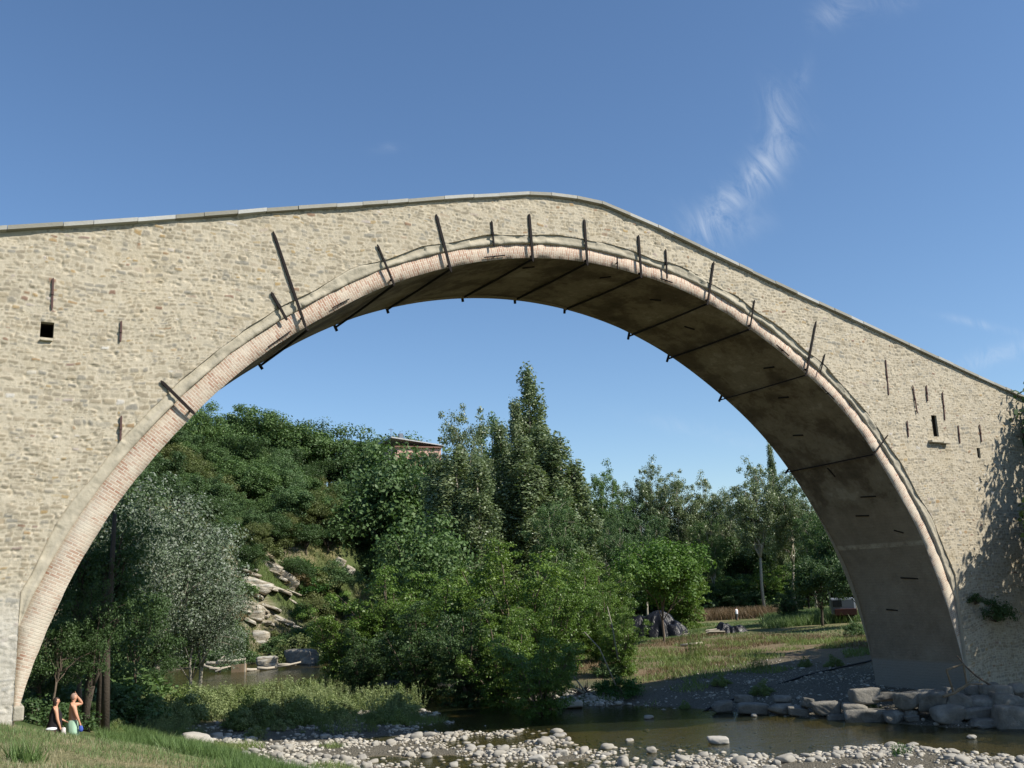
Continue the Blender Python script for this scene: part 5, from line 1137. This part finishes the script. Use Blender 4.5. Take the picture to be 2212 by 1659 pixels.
# cliff ledges, pale rock faces, far boulders
clm, nt, p, o_ = new_mat('layered_cliff_rock')
wp = world_pos(nt); mp = nd(nt, 'ShaderNodeMapping'); mp.inputs['Rotation'].default_value = (0, .45, 0); mp.inputs['Scale'].default_value = (.4, .4, 3.0); nt.links.new(wp, mp.inputs[0])
n5 = noise(nt, 1.2, 7, .7, mp.outputs[0]); c = ramp(nt, n5, [(.3, (0.12, 0.10, 0.07)), (.45, (0.32, 0.275, 0.20)), (.56, (0.50, 0.46, 0.38)), (.8, (0.60, 0.57, 0.50))])
nt.links.new(c, p.inputs['Base Color']); bump(nt, p, n5, 1.0, .3)
for k, (u0, v0, u1, v1, D, rt, thick, lb) in enumerate([
    (538, 1358, 586, 1408, 86, 0, 2.5, 'pale square rock face standing at the far pool'), (500, 1290, 590, 1345, 89, .35, 4, 'brown layered ledge slanting down to the pale rock face'), (545, 1330, 592, 1352, 87, .3, 2.5, 'thin white ledge just above the pale rock face'),
    (505, 1240, 600, 1290, 91, .4, 5, 'broad pale slab across the bare cliff'), (590, 1225, 655, 1300, 93, .5, 4, 'stepped brown rock on the right of the bare cliff'), (478, 1320, 512, 1375, 88, .1, 3, 'pale rock showing behind the dark bush at the left'), (555, 1200, 620, 1250, 95, .5, 5, 'earthy brown rock at the top of the bare cliff'),
    (718, 1193, 752, 1240, 95, .5, 3, 'white jagged rock high between the creeper and the alders'), (738, 1215, 770, 1252, 94, .6, 3, 'lower white rock beside the jagged one')]):
    P = atD((u0+u1)/2, (v0+v1)/2, D); wd = (u1-u0)/CF*D; ht = (v1-v0)/CF*D
    V = block(1000+k, 10, I4, 16); V /= (V.max(0)-V.min(0)); V[:, 1] *= thick; V[:, 0] *= wd*1.05; V[:, 2] *= ht*(.75 if rt else 1)
    V[:, 2] += .18*np.round(vnoise(V[:, 2]*3, V[:, 0]*.3, .8, k)*3)/3
    o = mesh_np('rock_ledge', V, I4[1], clm); H_ = hit((u0+u1)/2, (v0+v1)/2); P = H_ if 60 < H_[1] < 125 else P; o.location = P+ray((u0+u1)/2, v0)*thick*.18; o.rotation_euler = (0, rt, -.35); tag(o, lb, 'rock')
rs = np.random.RandomState(44)
for k in range(44):
    u = rs.uniform(488, 655); v = rs.uniform(1215, 1345)+(u-570)*.12; P = hit(u, v)
    if P[1] > 120 or P[1] < 60: continue
    V = block(1100+k, 14, I3, 30); V /= (V.max(0)-V.min(0)); V *= np.array([rs.uniform(1.4, 4.2), 2.0, rs.uniform(.22, .5)])
    o = mesh_np('cliff_rock', V, I3[1], clm); o.location = P+ray(u, v)*.5; o.rotation_euler = (rs.normal()*.05, .42+rs.normal()*.06, -.35+rs.normal()*.1); tag(o, 'tilted rock layer on the bare cliff slanting down to the right', 'rock', 'tilted rock layers of the bare cliff')
for (u0, v0, u1, v1, lb, m_, sd_) in [(557, 1420, 596, 1444, 'white rounded boulder reflected in the far pool', clm, 31), (619, 1403, 683, 1436, 'big square brown boulder right of the far pool', barkm, 38), (498, 1478, 0, 0, '', None, 0)][:2]:
    d = ray((u0+u1)/2, v1); D = (WZ-.05-CAM[2])/d[2]; Cc = CAM+ray((u0+u1)/2, (v0+v1)/2)*D; wd = (u1-u0)/CF*D; ht = (v1-v0)/CF*D
    V = block(sd_, 8, I4, 12, m_ is barkm); V /= (V.max(0)-V.min(0)); o = mesh_np('boulder', V*np.array([wd*1.1, wd*.8, ht*1.1]), I4[1], blm if m_ is barkm else clm, smooth=True)
    o.location = Cc+d*wd*.3; o.rotation_euler = (0, 0, -.6 if m_ is barkm else -.2); tag(o, lb, 'rock')
# ------------------------------------------------------------------ driftwood and reed screen at the far pool
dwm = plain('bleached_driftwood', (0.42, 0.37, 0.29), .9, .25, 2.0, bumpd=.02)
rdm = plain('reed_screen', (0.30, 0.215, 0.13), .9, .35, 9.0)
def wpt(u, v, up=0.0, back=0.0):
    d = ray(u, v); D = (WZ-CAM[2])/d[2]; return CAM+d*(D+back)+np.array([0, 0, up])
logs = [((437, 1436), (476, 1452), .16, 'forked bleached trunk at the left end of the driftwood'), ((446, 1432), (500, 1430), .14, 'upper log lying flat across the driftwood pile'), ((452, 1444), (492, 1441), .12, 'middle log of the driftwood pile'),
        ((470, 1428), (528, 1424), .12, 'long log on top reaching the reed screen'), ((465, 1451), (502, 1438), .10, 'thin crossing log above the water'), ((476, 1425), (486, 1417), .07, 'short branch sticking up from the pile'),
        ((520, 1446), (560, 1446), .16, 'white squared beam floating right of the reed screen'), ((556, 1443), (598, 1441), .14, 'white beam in front of the white boulder'), ((594, 1440), (650, 1430), .10, 'thin pole lying towards the brown boulder'), ((600, 1436), (640, 1436), .10, 'short pole beside the brown boulder')]
for (a, b, r, lb) in logs:
    A = wpt(a[0], 1452, 0, 0); hgt = (1452-a[1])/CF*85; A = atD(a[0], a[1], 99); A[2] = max(A[2], WZ+.05); B = atD(b[0], b[1], 99.6); B[2] = max(B[2], WZ+.05)
    mb = MB().tube([A, A*.5+B*.5+np.array([0, 0, rnd.uniform(-.1, .1)]), B], [r*1.15, r, r*.7], 7)
    if 'forked' in lb: mb.tube([A*.5+B*.5, A*.2+B*.8+np.array([.3, 0, .7])], [.1, .04], 6)
    o = mb.build('driftwood_log', dwm, smooth=True); tag(o, lb, 'log')
rt = empty('reed_screen', atD(515, 1451, 98.5)); tag(rt, 'brown reed screen box with a post at the far pool', 'screen')
loc = np.array(rt.location); rgt = np.array([math.cos(YAW), -math.sin(YAW), 0]); fw = np.array([math.sin(YAW), math.cos(YAW), 0])
for nm_, off, ax, L in (('front_panel', -1.15, rgt, 1.0), ('side_panel', -.1, (rgt*.8+fw*.6), .75)):
    mb = MB(); nsl = 12
    for k in range(nsl): mb.box(rgt*off*.55+ax*L*k/nsl*1.2+np.array([0, 0, .3]), (L*1.2/nsl*.8, .05, .75), (ax/np.linalg.norm(ax), np.cross([0, 0, 1], ax/np.linalg.norm(ax)), np.array([0, 0, 1.0])))
    mb.build(nm_, rdm, rt)
MB().tube([rgt*.62+[0, 0, -.3], rgt*.62+[0, 0, 1.25]], .06, 6).build('post', dwm, rt)
# ------------------------------------------------------------------ fallen branches and root plate beside the alder
Rp = hit(1262, 1500)
mb = MB(); rs_ = np.random.RandomState(3)
for k in range(26):
    a = rs_.uniform(-.4, 2.6); L = rs_.uniform(.5, 1.5); e = np.array([-math.cos(a)*L*.9, rs_.normal()*.3, math.sin(a)*L*.55+.1]); mb.tube([(0, 0, .1), e*.5+rs_.normal(size=3)*.06, e], [.05, .03, .012], 5)
o = mb.build('root_plate', barkm, smooth=True); o.location = Rp; tag(o, 'torn brown root plate with spread roots at the water edge', 'roots')
for (pts, r, lb) in [([(1262, 1497), (1230, 1478), (1190, 1470), (1150, 1478)], .07, 'curved bare branch arching left from the root plate'), ([(1265, 1495), (1240, 1462), (1205, 1445)], .06, 'bare branch rising left above the arching one'), ([(1330, 1480), (1295, 1400), (1262, 1365)], .05, 'thin dead stem leaning left out of the bushes'), ([(1335, 1425), (1322, 1350), (1312, 1310)], .04, 'thin pale dead stem standing in the bushes')]:
    P = [atD(u, v, 58.5) for u, v in pts]; o = MB().tube(P, [r*(1-.2*i) for i in range(len(P))], 6).build('dead_branch', barkp, smooth=True); tag(o, lb, 'branch')
# ------------------------------------------------------------------ tarpaulin heap, wood pile, pallet, trailer, cable
tpm, nt, p, o_ = new_mat('black_tarpaulin'); p.inputs['Base Color'].default_value = (.010, .010, .012, 1); p.inputs['Roughness'].default_value = .33; p.inputs['Specular IOR Level'].default_value = .28
bump(nt, p, noise(nt, 2.5, 5, .6, None, .8), .8, .12)
def draped(name, P, wd, dp, ht, folds, seed, label, prof=.5):
    n1, n2 = 90, 50; a = np.linspace(0, 2*math.pi, n1, endpoint=False); t = np.linspace(0, 1, n2); A_, T_ = np.meshgrid(a, t, indexing='ij')
    rad = (1-(1-T_)**1.0); h = (1-T_**2.4)**.8
    fold = 1+.07*T_**1.5*np.sin(A_*folds+3.5*np.sin(A_*2+seed)+2*T_)+.04*T_*np.sin(A_*folds*2.3+seed)+.16*vnoise(np.cos(A_)*3, np.sin(A_)*3, .7, seed)
    pk = 1+.5*vnoise(np.cos(A_)*2*T_, np.sin(A_)*2*T_, .7, seed+3)
    X = np.cos(A_)*rad*wd/2*fold; Y = np.sin(A_)*rad*dp/2*fold; Z = h*ht*pk
    V = np.stack([X, Y, Z], -1).reshape(-1, 3); i = (np.arange(n1)[:, None]*n2+np.arange(n2-1)[None]).ravel(); jn = ((np.arange(n1)+1) % n1)[:, None]*n2+np.arange(n2-1)[None]; jn = jn.ravel()
    o = mesh_np(name, V, np.stack([i, jn, jn+1, i+1], 1), tpm, smooth=True); o.location = P; tag(o, label, 'tarpaulin'); return o
P = atD(1425, 1368, 100); P[2] = gz(P[0], P[1])-.1
o = draped('covered_heap', P, 5.6, 4.2, 1.9, 9, 3, 'tall heap covered with a shiny black tarpaulin under the bright tree'); o.rotation_euler = (0, 0, -YAW)
P2 = atD(1385, 1365, 102); P2[2] = gz(P2[0], P2[1])-.1; o = draped('covered_heap', P2, 4.5, 3.5, 1.6, 7, 5, 'lower grey black covered heap at the left of the tall one'); o.rotation_euler = (0, 0, -YAW)
rgt3 = np.array([math.cos(YAW), -math.sin(YAW), 0])
pr_ = empty('pallet', atD(1469, 1361, 99)); pr_.location.z = gz(pr_.location.x, pr_.location.y)+.02; pr_.rotation_euler = (0, 0, -YAW); tag(pr_, 'wooden pallet at the foot of the tall covered heap', 'pallet')
for k in range(3): MB().box((0, -.4+.4*k, .08), (1.6, .1, .1)).build('bearer', dwm, pr_)
for k in range(6): MB().box((-.7+.28*k, 0, .145), (.15, 1.0, .025)).build('board', dwm, pr_)
P = atD(1572, 1352, 96); P[2] = gz(P[0], P[1])-.05
o = draped('covered_woodpile', P, 3.6, 2.4, .85, 13, 9, 'low pile of boards covered with a black sheet on the field'); o.rotation_euler = (0, 0, -YAW); o['category'] = 'wood pile'
mb = MB()
for k in range(14):
    a = np.array([-1.9+rnd.uniform(-.3, .2), -.9+rnd.uniform(-.4, .9), .1+rnd.random()*.35]); e = a+np.array([rnd.uniform(.9, 1.6), rnd.uniform(-.2, .2), rnd.uniform(-.05, .25)]); mb.tube([a, e], .07, 5)
w2 = mb.build('boards', dwm, o); w2['label'] = 'pale board ends sticking out at the left of the pile'
trl = empty('trailer', atD(1822, 1321, 100)); trl.location.z = gz(trl.location.x, trl.location.y); trl.rotation_euler = (0, 0, -YAW-.3); tag(trl, 'white and red trailer parked in the shade beside the arch leg', 'trailer')
whm = plain('white_paint', (.16, .18, .21), .6, .08, 3); rdpm = plain('dull_red_paint', (.07, .03, .026), .7, .2, 3); rbm = plain('black_rubber', (.02, .02, .02), .8, .2, 9)
MB().box((0, 0, 1.45), (2.2, 3.6, 1.5)).build('body', whm, trl, bevel=.12); MB().box((.2, -1.9, .95), (2.0, .25, .6)).build('red_panel', rdpm, trl, bevel=.03); MB().box((-.5, -1.83, 1.75), (.8, .06, .6)).build('window', plain('dark_glass', (.02, .025, .03), .2, .1, 3), trl)
MB().box((0, 0, .62), (1.9, 3.3, .12)).build('chassis', rbm, trl)
for sx in (-1.0, 1.0):
    o = MB().tube([(sx-.1, .2, .35), (sx+.1, .2, .35)], .35, 16).build('wheel', rbm, trl)
# cable across the shaded bank
cb = [hit(u, v)+[0, 0, .06] for u, v in [(1507, 1548), (1540, 1528), (1600, 1508), (1655, 1490), (1735, 1463), (1800, 1448), (1870, 1432), (1884, 1428)]]
o = MB().tube(cb, .05, 6).build('cable', rbm, smooth=True); tag(o, 'black cable running up the shaded gravel bank', 'cable')
P = hit(1494, 1396); o = MB().tube([P+rgt3*-.9+[0, 0, .1], P+rgt3*.9+[0, 0, .22]], [.12, .1], 7).build('log', dwm, smooth=True); tag(o, 'short pale log on the dry brown bank', 'log')
# square dip-net frame leaning by the right pier
fm = plain('weathered_pole', (0.19, 0.145, 0.09), .85, .3, 5)
fr_ = empty('leaning_frame', atY(2060, 1492, -2.2)); tag(fr_, 'square wooden frame with a long bent pole leaning at the right pier', 'frame')
f0 = np.array(fr_.location)
def fp(x, y): return atY(*crop(x, y), -2.2)-f0
co = [fp(1410, 595), fp(1585, 530), fp(1620, 745), fp(1485, 830)]
for k in range(4): MB().tube([co[k], co[(k+1) % 4]], .045, 6).build('frame_bar', fm, fr_)
MB().tube([fp(1520, 450), fp(1600, 550), fp(1720, 660), fp(1890, 770)], [.03, .035, .04, .05], 6).build('long_pole', barkm, fr_, smooth=True)
MB().tube([fp(1500, 835), fp(1650, 740), fp(1780, 742)], .035, 6).build('strut', fm, fr_)
MB().tube([fp(1380, 870), fp(1500, 830), fp(1540, 790)], .06, 6).build('foot_piece', fm, fr_)
mb = MB()
for (x_, y_) in [(1700, 600), (1710, 640), (1715, 670), (1700, 690)]: mb.tube([fp(1625, 735), fp(x_, y_)], .012, 4)
mb.build('cord', fm, fr_)
# ------------------------------------------------------------------ pink house on the hill
hs = empty('house', (0, 0, 0)); A = atD(917, 1040, 158); zb = gz(A[0], A[1])-1.6; hs.location = (A[0], A[1], zb); hs.rotation_euler = (0, 0, -YAW+.42)
tag(hs, 'pink rendered house with flat pitched roof showing between the trees on the hill', 'house')
pk = plain('pink_render', (0.60, 0.38, 0.30), .9, .08, .8); rfm = plain('grey_roof', (.5, .5, .5), .8, .15, 2); shm = plain('brown_shutter', (.14, .07, .05), .7, .2, 3); eav = plain('brown_eaves', (.2, .11, .08), .8, .2, 3)
ztp = atD(905, 966, 158)[2]-zb
hs.scale = (.72, .72, 1.0)
MB().box((-1.5, 4, ztp/2), (11, 9, ztp)).build('wall', pk, hs)
rf = MB(); rf.add([(-8, -1.2, ztp+.9+.4), (4.6, -1.2, ztp+.1), (4.6, 9.5, ztp+.1), (-8, 9.5, ztp+1.3), (-8, -1.2, ztp+1.5), (4.6, -1.2, ztp+.25), (4.6, 9.5, ztp+.35), (-8, 9.5, ztp+1.6)], [(3, 2, 1, 0), (4, 5, 6, 7), (0, 1, 5, 4), (1, 2, 6, 5), (2, 3, 7, 6), (3, 0, 4, 7)])
rfo = rf.build('roof', rfm, hs)
ch = MB().box((-4.5, 3, ztp+1.7), (.9, .9, 1.6)).build('chimney', whm, rfo)
MB().box((-1.6, -.55, ztp-.1), (11.6, .9, .25)).build('eaves', eav, hs)
for k in range(4):
    wn = MB().box((-5+2.4*k, -.53, ztp-1.7), (1.0, .1, 1.3)).build('window', plain('window_dark', (.04, .045, .05), .2, .1, 3), hs); MB().box((-5.75+2.4*k, -.56, ztp-1.7), (.45, .06, 1.35)).build('shutter', shm, wn)
MB().box((-1.5, -.9, ztp-3.4), (11.2, .9, .15)).build('balcony', eav, hs)
ant = MB().tube([(0, 0, 0), (0, 0, 2.2)], .05, 6); ant.box((0, 0, 2.0), (1.1, .05, .05)); ant.box((0, 0, 1.75), (.8, .05, .05))
for k in (-.5, -.25, 0, .25, .5): ant.box((k, 0, 2.0), (.04, .6, .04))
Pa = atD(849, 962, 158); o = ant.build('antenna', whm, hs); o.location = (-6.5, 4, ztp+1.3)
# ------------------------------------------------------------------ people
def skin_mesh(name, nodes, edges, mat, parent=None, sub=2, root=0):
    """nodes: list of (pos, (rx, ry)); grown with a Skin modifier, baked to one continuous mesh"""
    me = bpy.data.meshes.new(name); me.from_pydata([tuple(map(float, p)) for p, _ in nodes], edges, []); o = bpy.data.objects.new(name, me); link(o)
    o.modifiers.new('skin', 'SKIN'); sv = me.skin_vertices[0].data
    for i, (_, r) in enumerate(nodes): sv[i].radius = r if isinstance(r, tuple) else (r, r)
    sv[root].use_root = True
    s = o.modifiers.new('sub', 'SUBSURF'); s.levels = sub; s.render_levels = sub
    dg = bpy.context.evaluated_depsgraph_get(); nm_ = bpy.data.meshes.new_from_object(o.evaluated_get(dg)); 
    bpy.data.objects.remove(o); nm_.materials.clear(); nm_.materials.append(mat); nm_.polygons.foreach_set('use_smooth', [True]*len(nm_.polygons))
    q = bpy.data.objects.new(name, nm_); link(q)
    if parent: q.parent = parent
    return q
skm = plain('tanned_skin', (.56, .29, .18), .55, .06, 8, spec=.4); hairm = plain('dark_hair', (.03, .018, .014), .6, .3, 30, spec=.4); blk = plain('black_dress_cloth', (.022, .018, .02), .9, .2, 12); grn = plain('pale_green_cloth', (.34, .50, .36), .85, .1, 10); wht = plain('white_cotton', (.72, .72, .74), .85, .05, 8); tro = plain('dark_trousers', (.06, .06, .055), .9, .2, 10); blu = plain('blue_cloth', (.06, .10, .38), .8, .1, 10); grh = plain('cropped_grey_hair', (.30, .2, .16), .8, .2, 30)  # skin is one even tan colour
def person(name, loc, yaw, pose, label, H=1.75, skin=skm):
    """x forward, y left, z up; pose gives elbow/hand targets"""
    s = H/1.75; root = empty(name, loc, yaw); tag(root, label, 'person')
    N = []; E_ = []
    def ad(p, r, parent=None):
        N.append((np.array(p)*s, (r[0]*s, r[1]*s) if isinstance(r, tuple) else r*s)); 
        if parent is not None: E_.append((parent, len(N)-1))
        return len(N)-1
    pel = ad((0, 0, .93), (.15, .12)); bel = ad((.02, 0, 1.08), (.145*pose.get('belly', 1), .115*pose.get('belly', 1)), pel); ch_ = ad((.0, 0, 1.28), (.16, .115), bel); nk0 = ad((-.01, 0, 1.43), (.10, .075), ch_); nk = ad((.0, 0, 1.50), (.052, .055), nk0); hd0 = ad((.025, 0, 1.58), (.066, .078), nk); hd = ad((.02, 0, 1.66), (.074, .092), hd0); ad((.01, 0, 1.715), (.05, .062), hd)
    for sg in (1, -1):
        arm = pose['L' if sg > 0 else 'R']; sh_ = ad((-.01, sg*.175, 1.40), .062*pose.get('belly', 1), nk0); el = ad(arm[0], .046*pose.get('belly', 1), sh_); mid = ad((np.array(arm[0])*.45+np.array(arm[1])*.55), .042, el); wr = ad(arm[1], .026, mid)
        hdir = np.array(arm[1])-np.array(arm[0]); hdir /= np.linalg.norm(hdir); hdir = hdir if len(arm) < 3 else np.array(arm[2])/np.linalg.norm(arm[2])
        pm = ad(np.array(arm[1])+hdir*.075, (.036, .018), wr); side = np.cross(hdir, [1, 0, 0] if abs(hdir[0]) < .8 else [0, 1, 0]); side /= np.linalg.norm(side)
        for q, L in ((-1.5, .065), (-.5, .078), (.5, .074), (1.5, .058)):
            f1 = ad(np.array(arm[1])+hdir*.115+side*q*.017, .0085, pm); ad(np.array(arm[1])+hdir*(.115+L*.8)+side*q*.019+np.array([.012, 0, 0]), .0075, f1)
        t1 = ad(np.array(arm[1])+hdir*.05+side*-.045, .010, pm); ad(np.array(arm[1])+hdir*.09+side*-.06, .0085, t1)
        lg = pose['l' if sg > 0 else 'r']; hip = ad((0, sg*.09, .86), .088, pel); kn = ad(lg[0], .058, hip); cf = ad(np.array(lg[0])*.6+np.array(lg[1])*.4+np.array([-.015, 0, 0]), .055, kn); an = ad(lg[1], .036, cf); ad(np.array(lg[1])+[.05, 0, -.045], (.035, .03), an); ad(np.array(lg[1])+[.15, 0, -.055], (.03, .022), len(N)-1)
    b = skin_mesh('body', N, E_, skin, root)
    # face and ears
    mb = MB(); hc = np.array([.02, 0, 1.66])*s
    return root, s, b
def head_bits(root, s, hair=True, hm=hairm, back=0.0, tilt=0.0):
    hc = np.array([.022, 0, 1.645])*s
    V = I3[0]*np.array([.088, .076, .108])*s
    o = mesh_np('head', V+hc, I3[1], skm, root, smooth=True)
    mb = MB(); mb.add([hc+np.array(q)*s for q in [(.078, 0, .02), (.078, .017, -.025), (.078, -.017, -.025), (.112, 0, -.02)]], [(0, 1, 3), (0, 3, 2), (1, 2, 3)]); mb.build('nose', skm, o, smooth=True)
    for sg in (1, -1):
        mesh_np('ear', I2[0]*np.array([.02, .01, .03])*s+hc+np.array([-.005, sg*.078, -.005])*s, I2[1], skm, o, smooth=True)
        mesh_np('eye', I2[0]*np.array([.008, .012, .008])*s+hc+np.array([.080, sg*.03, .012])*s, I2[1], hairm, o, smooth=True)
    mesh_np('mouth', I2[0]*np.array([.006, .022, .005])*s+hc+np.array([.078, 0, -.05])*s, I2[1], plain('lips', (.35, .12, .1), .5), o, smooth=True)
    if hair:
        Vh = I3[0]*np.array([.097, .086, .112])*s; keep = ~((I3[0][:, 0] > .25) & (I3[0][:, 2] < .45)); m = keep[I3[1]].all(1); Vh[:, 2] -= np.where((I3[0][:, 0] < .1) & (I3[0][:, 2] < -.1), back, 0)*s
        mesh_np('hair', Vh+hc+np.array([-.01, 0, .008])*s, I3[1][m], hm, root, smooth=True)
    return o
def shell(name, prof, mat, root, s, nseg=28, smooth=True):
    """closed garment: rings (z, cx, cy, rx, ry)"""
    a = np.linspace(0, 2*math.pi, nseg, endpoint=False); V = np.concatenate([np.stack([cx+rx*np.cos(a)*(1+.03*np.sin(5*a+z*20)), cy+ry*np.sin(a)*(1+.03*np.sin(7*a)), 0*a+z], 1) for z, cx, cy, rx, ry in prof])*s
    F = [(k*nseg+i, k*nseg+(i+1) % nseg, (k+1)*nseg+(i+1) % nseg, (k+1)*nseg+i) for k in range(len(prof)-1) for i in range(nseg)]
    return mesh_np(name, V, np.array(F), mat, root, smooth=smooth)
facing = math.pi/2-YAW-.95     # looking to the right across the river
Pm = atD(159, 1498, 33.0); Hm = 1.76; Pm[2] -= Hm
root, s, b = person('person', (Pm[0], Pm[1], Pm[2]), facing, {'belly': 1.16, 'R': ((.06, -.24, 1.14), (.16, -.22, .92)), 'L': ((.30, .20, 1.42), (.12, .12, 1.66), (-.3, -.3, .5)), 'l': ((.12, .10, .48), (.08, .11, .07)), 'r': ((.0, -.10, .48), (-.08, -.10, .07))}, 'shirtless bald man in pale green shorts shading his eyes with one hand', Hm)
head_bits(root, s, True, grh)
shell('shorts', [(1.0, .01, 0, .150, .178), (.92, .0, 0, .165, .19), (.80, .0, 0, .17, .20), (.66, .03, 0, .18, .205), (.55, .045, 0, .175, .21), (.55, .045, 0, .14, .17)], grn, root, s)
bg_ = shell('bag', [(.84, .20, -.22, .02, .02), (.82, .20, -.22, .05, .03), (.73, .21, -.22, .065, .04), (.67, .21, -.22, .05, .03), (.66, .21, -.22, .01, .01)], blu, None, 1.0); bg_.location = root.location; bg_.rotation_euler = root.rotation_euler; tag(bg_, 'small bright blue bag held low by the shirtless man', 'bag')
Pw = atD(121, 1507, 32.0); Hw = 1.64; Pw[2] -= Hw
root, s, b = person('person', (Pw[0], Pw[1], Pw[2]), facing, {'R': ((.03, -.24, 1.12), (.12, -.22, .88)), 'L': ((.12, .22, 1.14), (.26, .16, 1.05)), 'l': ((.06, .09, .48), (.02, .10, .07)), 'r': ((.03, -.09, .48), (-.03, -.10, .07))}, 'dark haired woman in a short black sleeveless dress beside the man', Hw)
head_bits(root, s, True, hairm, .07)
shell('dress', [(1.47, -.01, 0, .07, .10), (1.44, -.01, 0, .10, .155), (1.36, .0, 0, .135, .185), (1.25, .02, 0, .185, .19), (1.08, .01, 0, .19, .19), (.95, .0, 0, .215, .215), (.80, .0, 0, .215, .22), (.66, .0, 0, .195, .215), (.66, .0, 0, .16, .18)], blk, root, s)
hb = shell('patterned_bag', [(.82, .2, -.2, .03, .05), (.80, .2, -.2, .06, .10), (.62, .2, -.2, .08, .13), (.52, .2, -.2, .07, .12), (.51, .2, -.2, .01, .01)], plain('speckled_cloth', (.55, .5, .46), .9, .6, 30), None, 1.0); hb.name = 'hand_bag'; hb.location = root.location; hb.rotation_euler = root.rotation_euler; tag(hb, 'pale speckled bag hanging from the hand of the woman', 'bag')
# bag on the ground beside them
Pb = atD(106, 1573, 31.3); bo = empty('backpack', Pb-np.array([0, 0, .12])); tag(bo, 'dark backpack with a white top lying left of the woman', 'backpack')
mesh_np('pack', (cobble(5, I3, .06))*np.array([.19, .15, .11]), I3[1], plain('maroon_cloth', (.05, .015, .02), .8, .2, 9), bo, smooth=True)
mesh_np('cover', (cobble(6, I3, .08))*np.array([.15, .13, .045])+np.array([.05, 0, .09]), I3[1], wht, bo, smooth=True)
Pf = atD(1590, 1314, 135); Hf = 1.8; Pf[2] = gz(Pf[0], Pf[1])+.0
root, s, b = person('person', (Pf[0], Pf[1], Pf[2]), facing+1.2, {'R': ((-.02, -.26, 1.12), (.10, -.22, .92)), 'L': ((-.02, .26, 1.12), (.10, .22, .92)), 'l': ((.05, .10, .48), (.03, .11, .07)), 'r': ((.0, -.10, .48), (-.03, -.10, .07))}, 'distant man in a white shirt standing on the field behind the wood pile', Hf)
head_bits(root, s, True, hairm)
shell('shirt', [(1.47, -.01, 0, .08, .12), (1.42, -.01, 0, .12, .20), (1.30, .0, 0, .15, .21), (1.1, .0, 0, .165, .20), (.88, .0, 0, .17, .20)], wht, root, s)
shell('trousers', [(.95, 0, 0, .15, .18), (.8, 0, 0, .15, .19), (.45, .02, 0, .12, .17), (.1, .02, 0, .1, .16)], tro, root, s)
# --- far hill behind the wood is part of the ground sheet; a wooded mass covers it
rs = np.random.RandomState(17); n = 60000
x = rs.uniform(90, 480, n); y = rs.uniform(150, 520, n); mk = hill_d(x, y) < -25; x, y = x[mk], y[mk]; n = len(x); z = tz(x, y); C = np.stack([x, y, z+rs.uniform(0, 7, n)], 1)
V = leaves(rs, C, np.full(n, 1.5), n, 1.6, .8); o = mesh_np('distant_wood', V, quads(n), LM['oak']); tag(o, 'hazy far wood on the rising ground beyond the poplars', 'wood', kind='stuff')
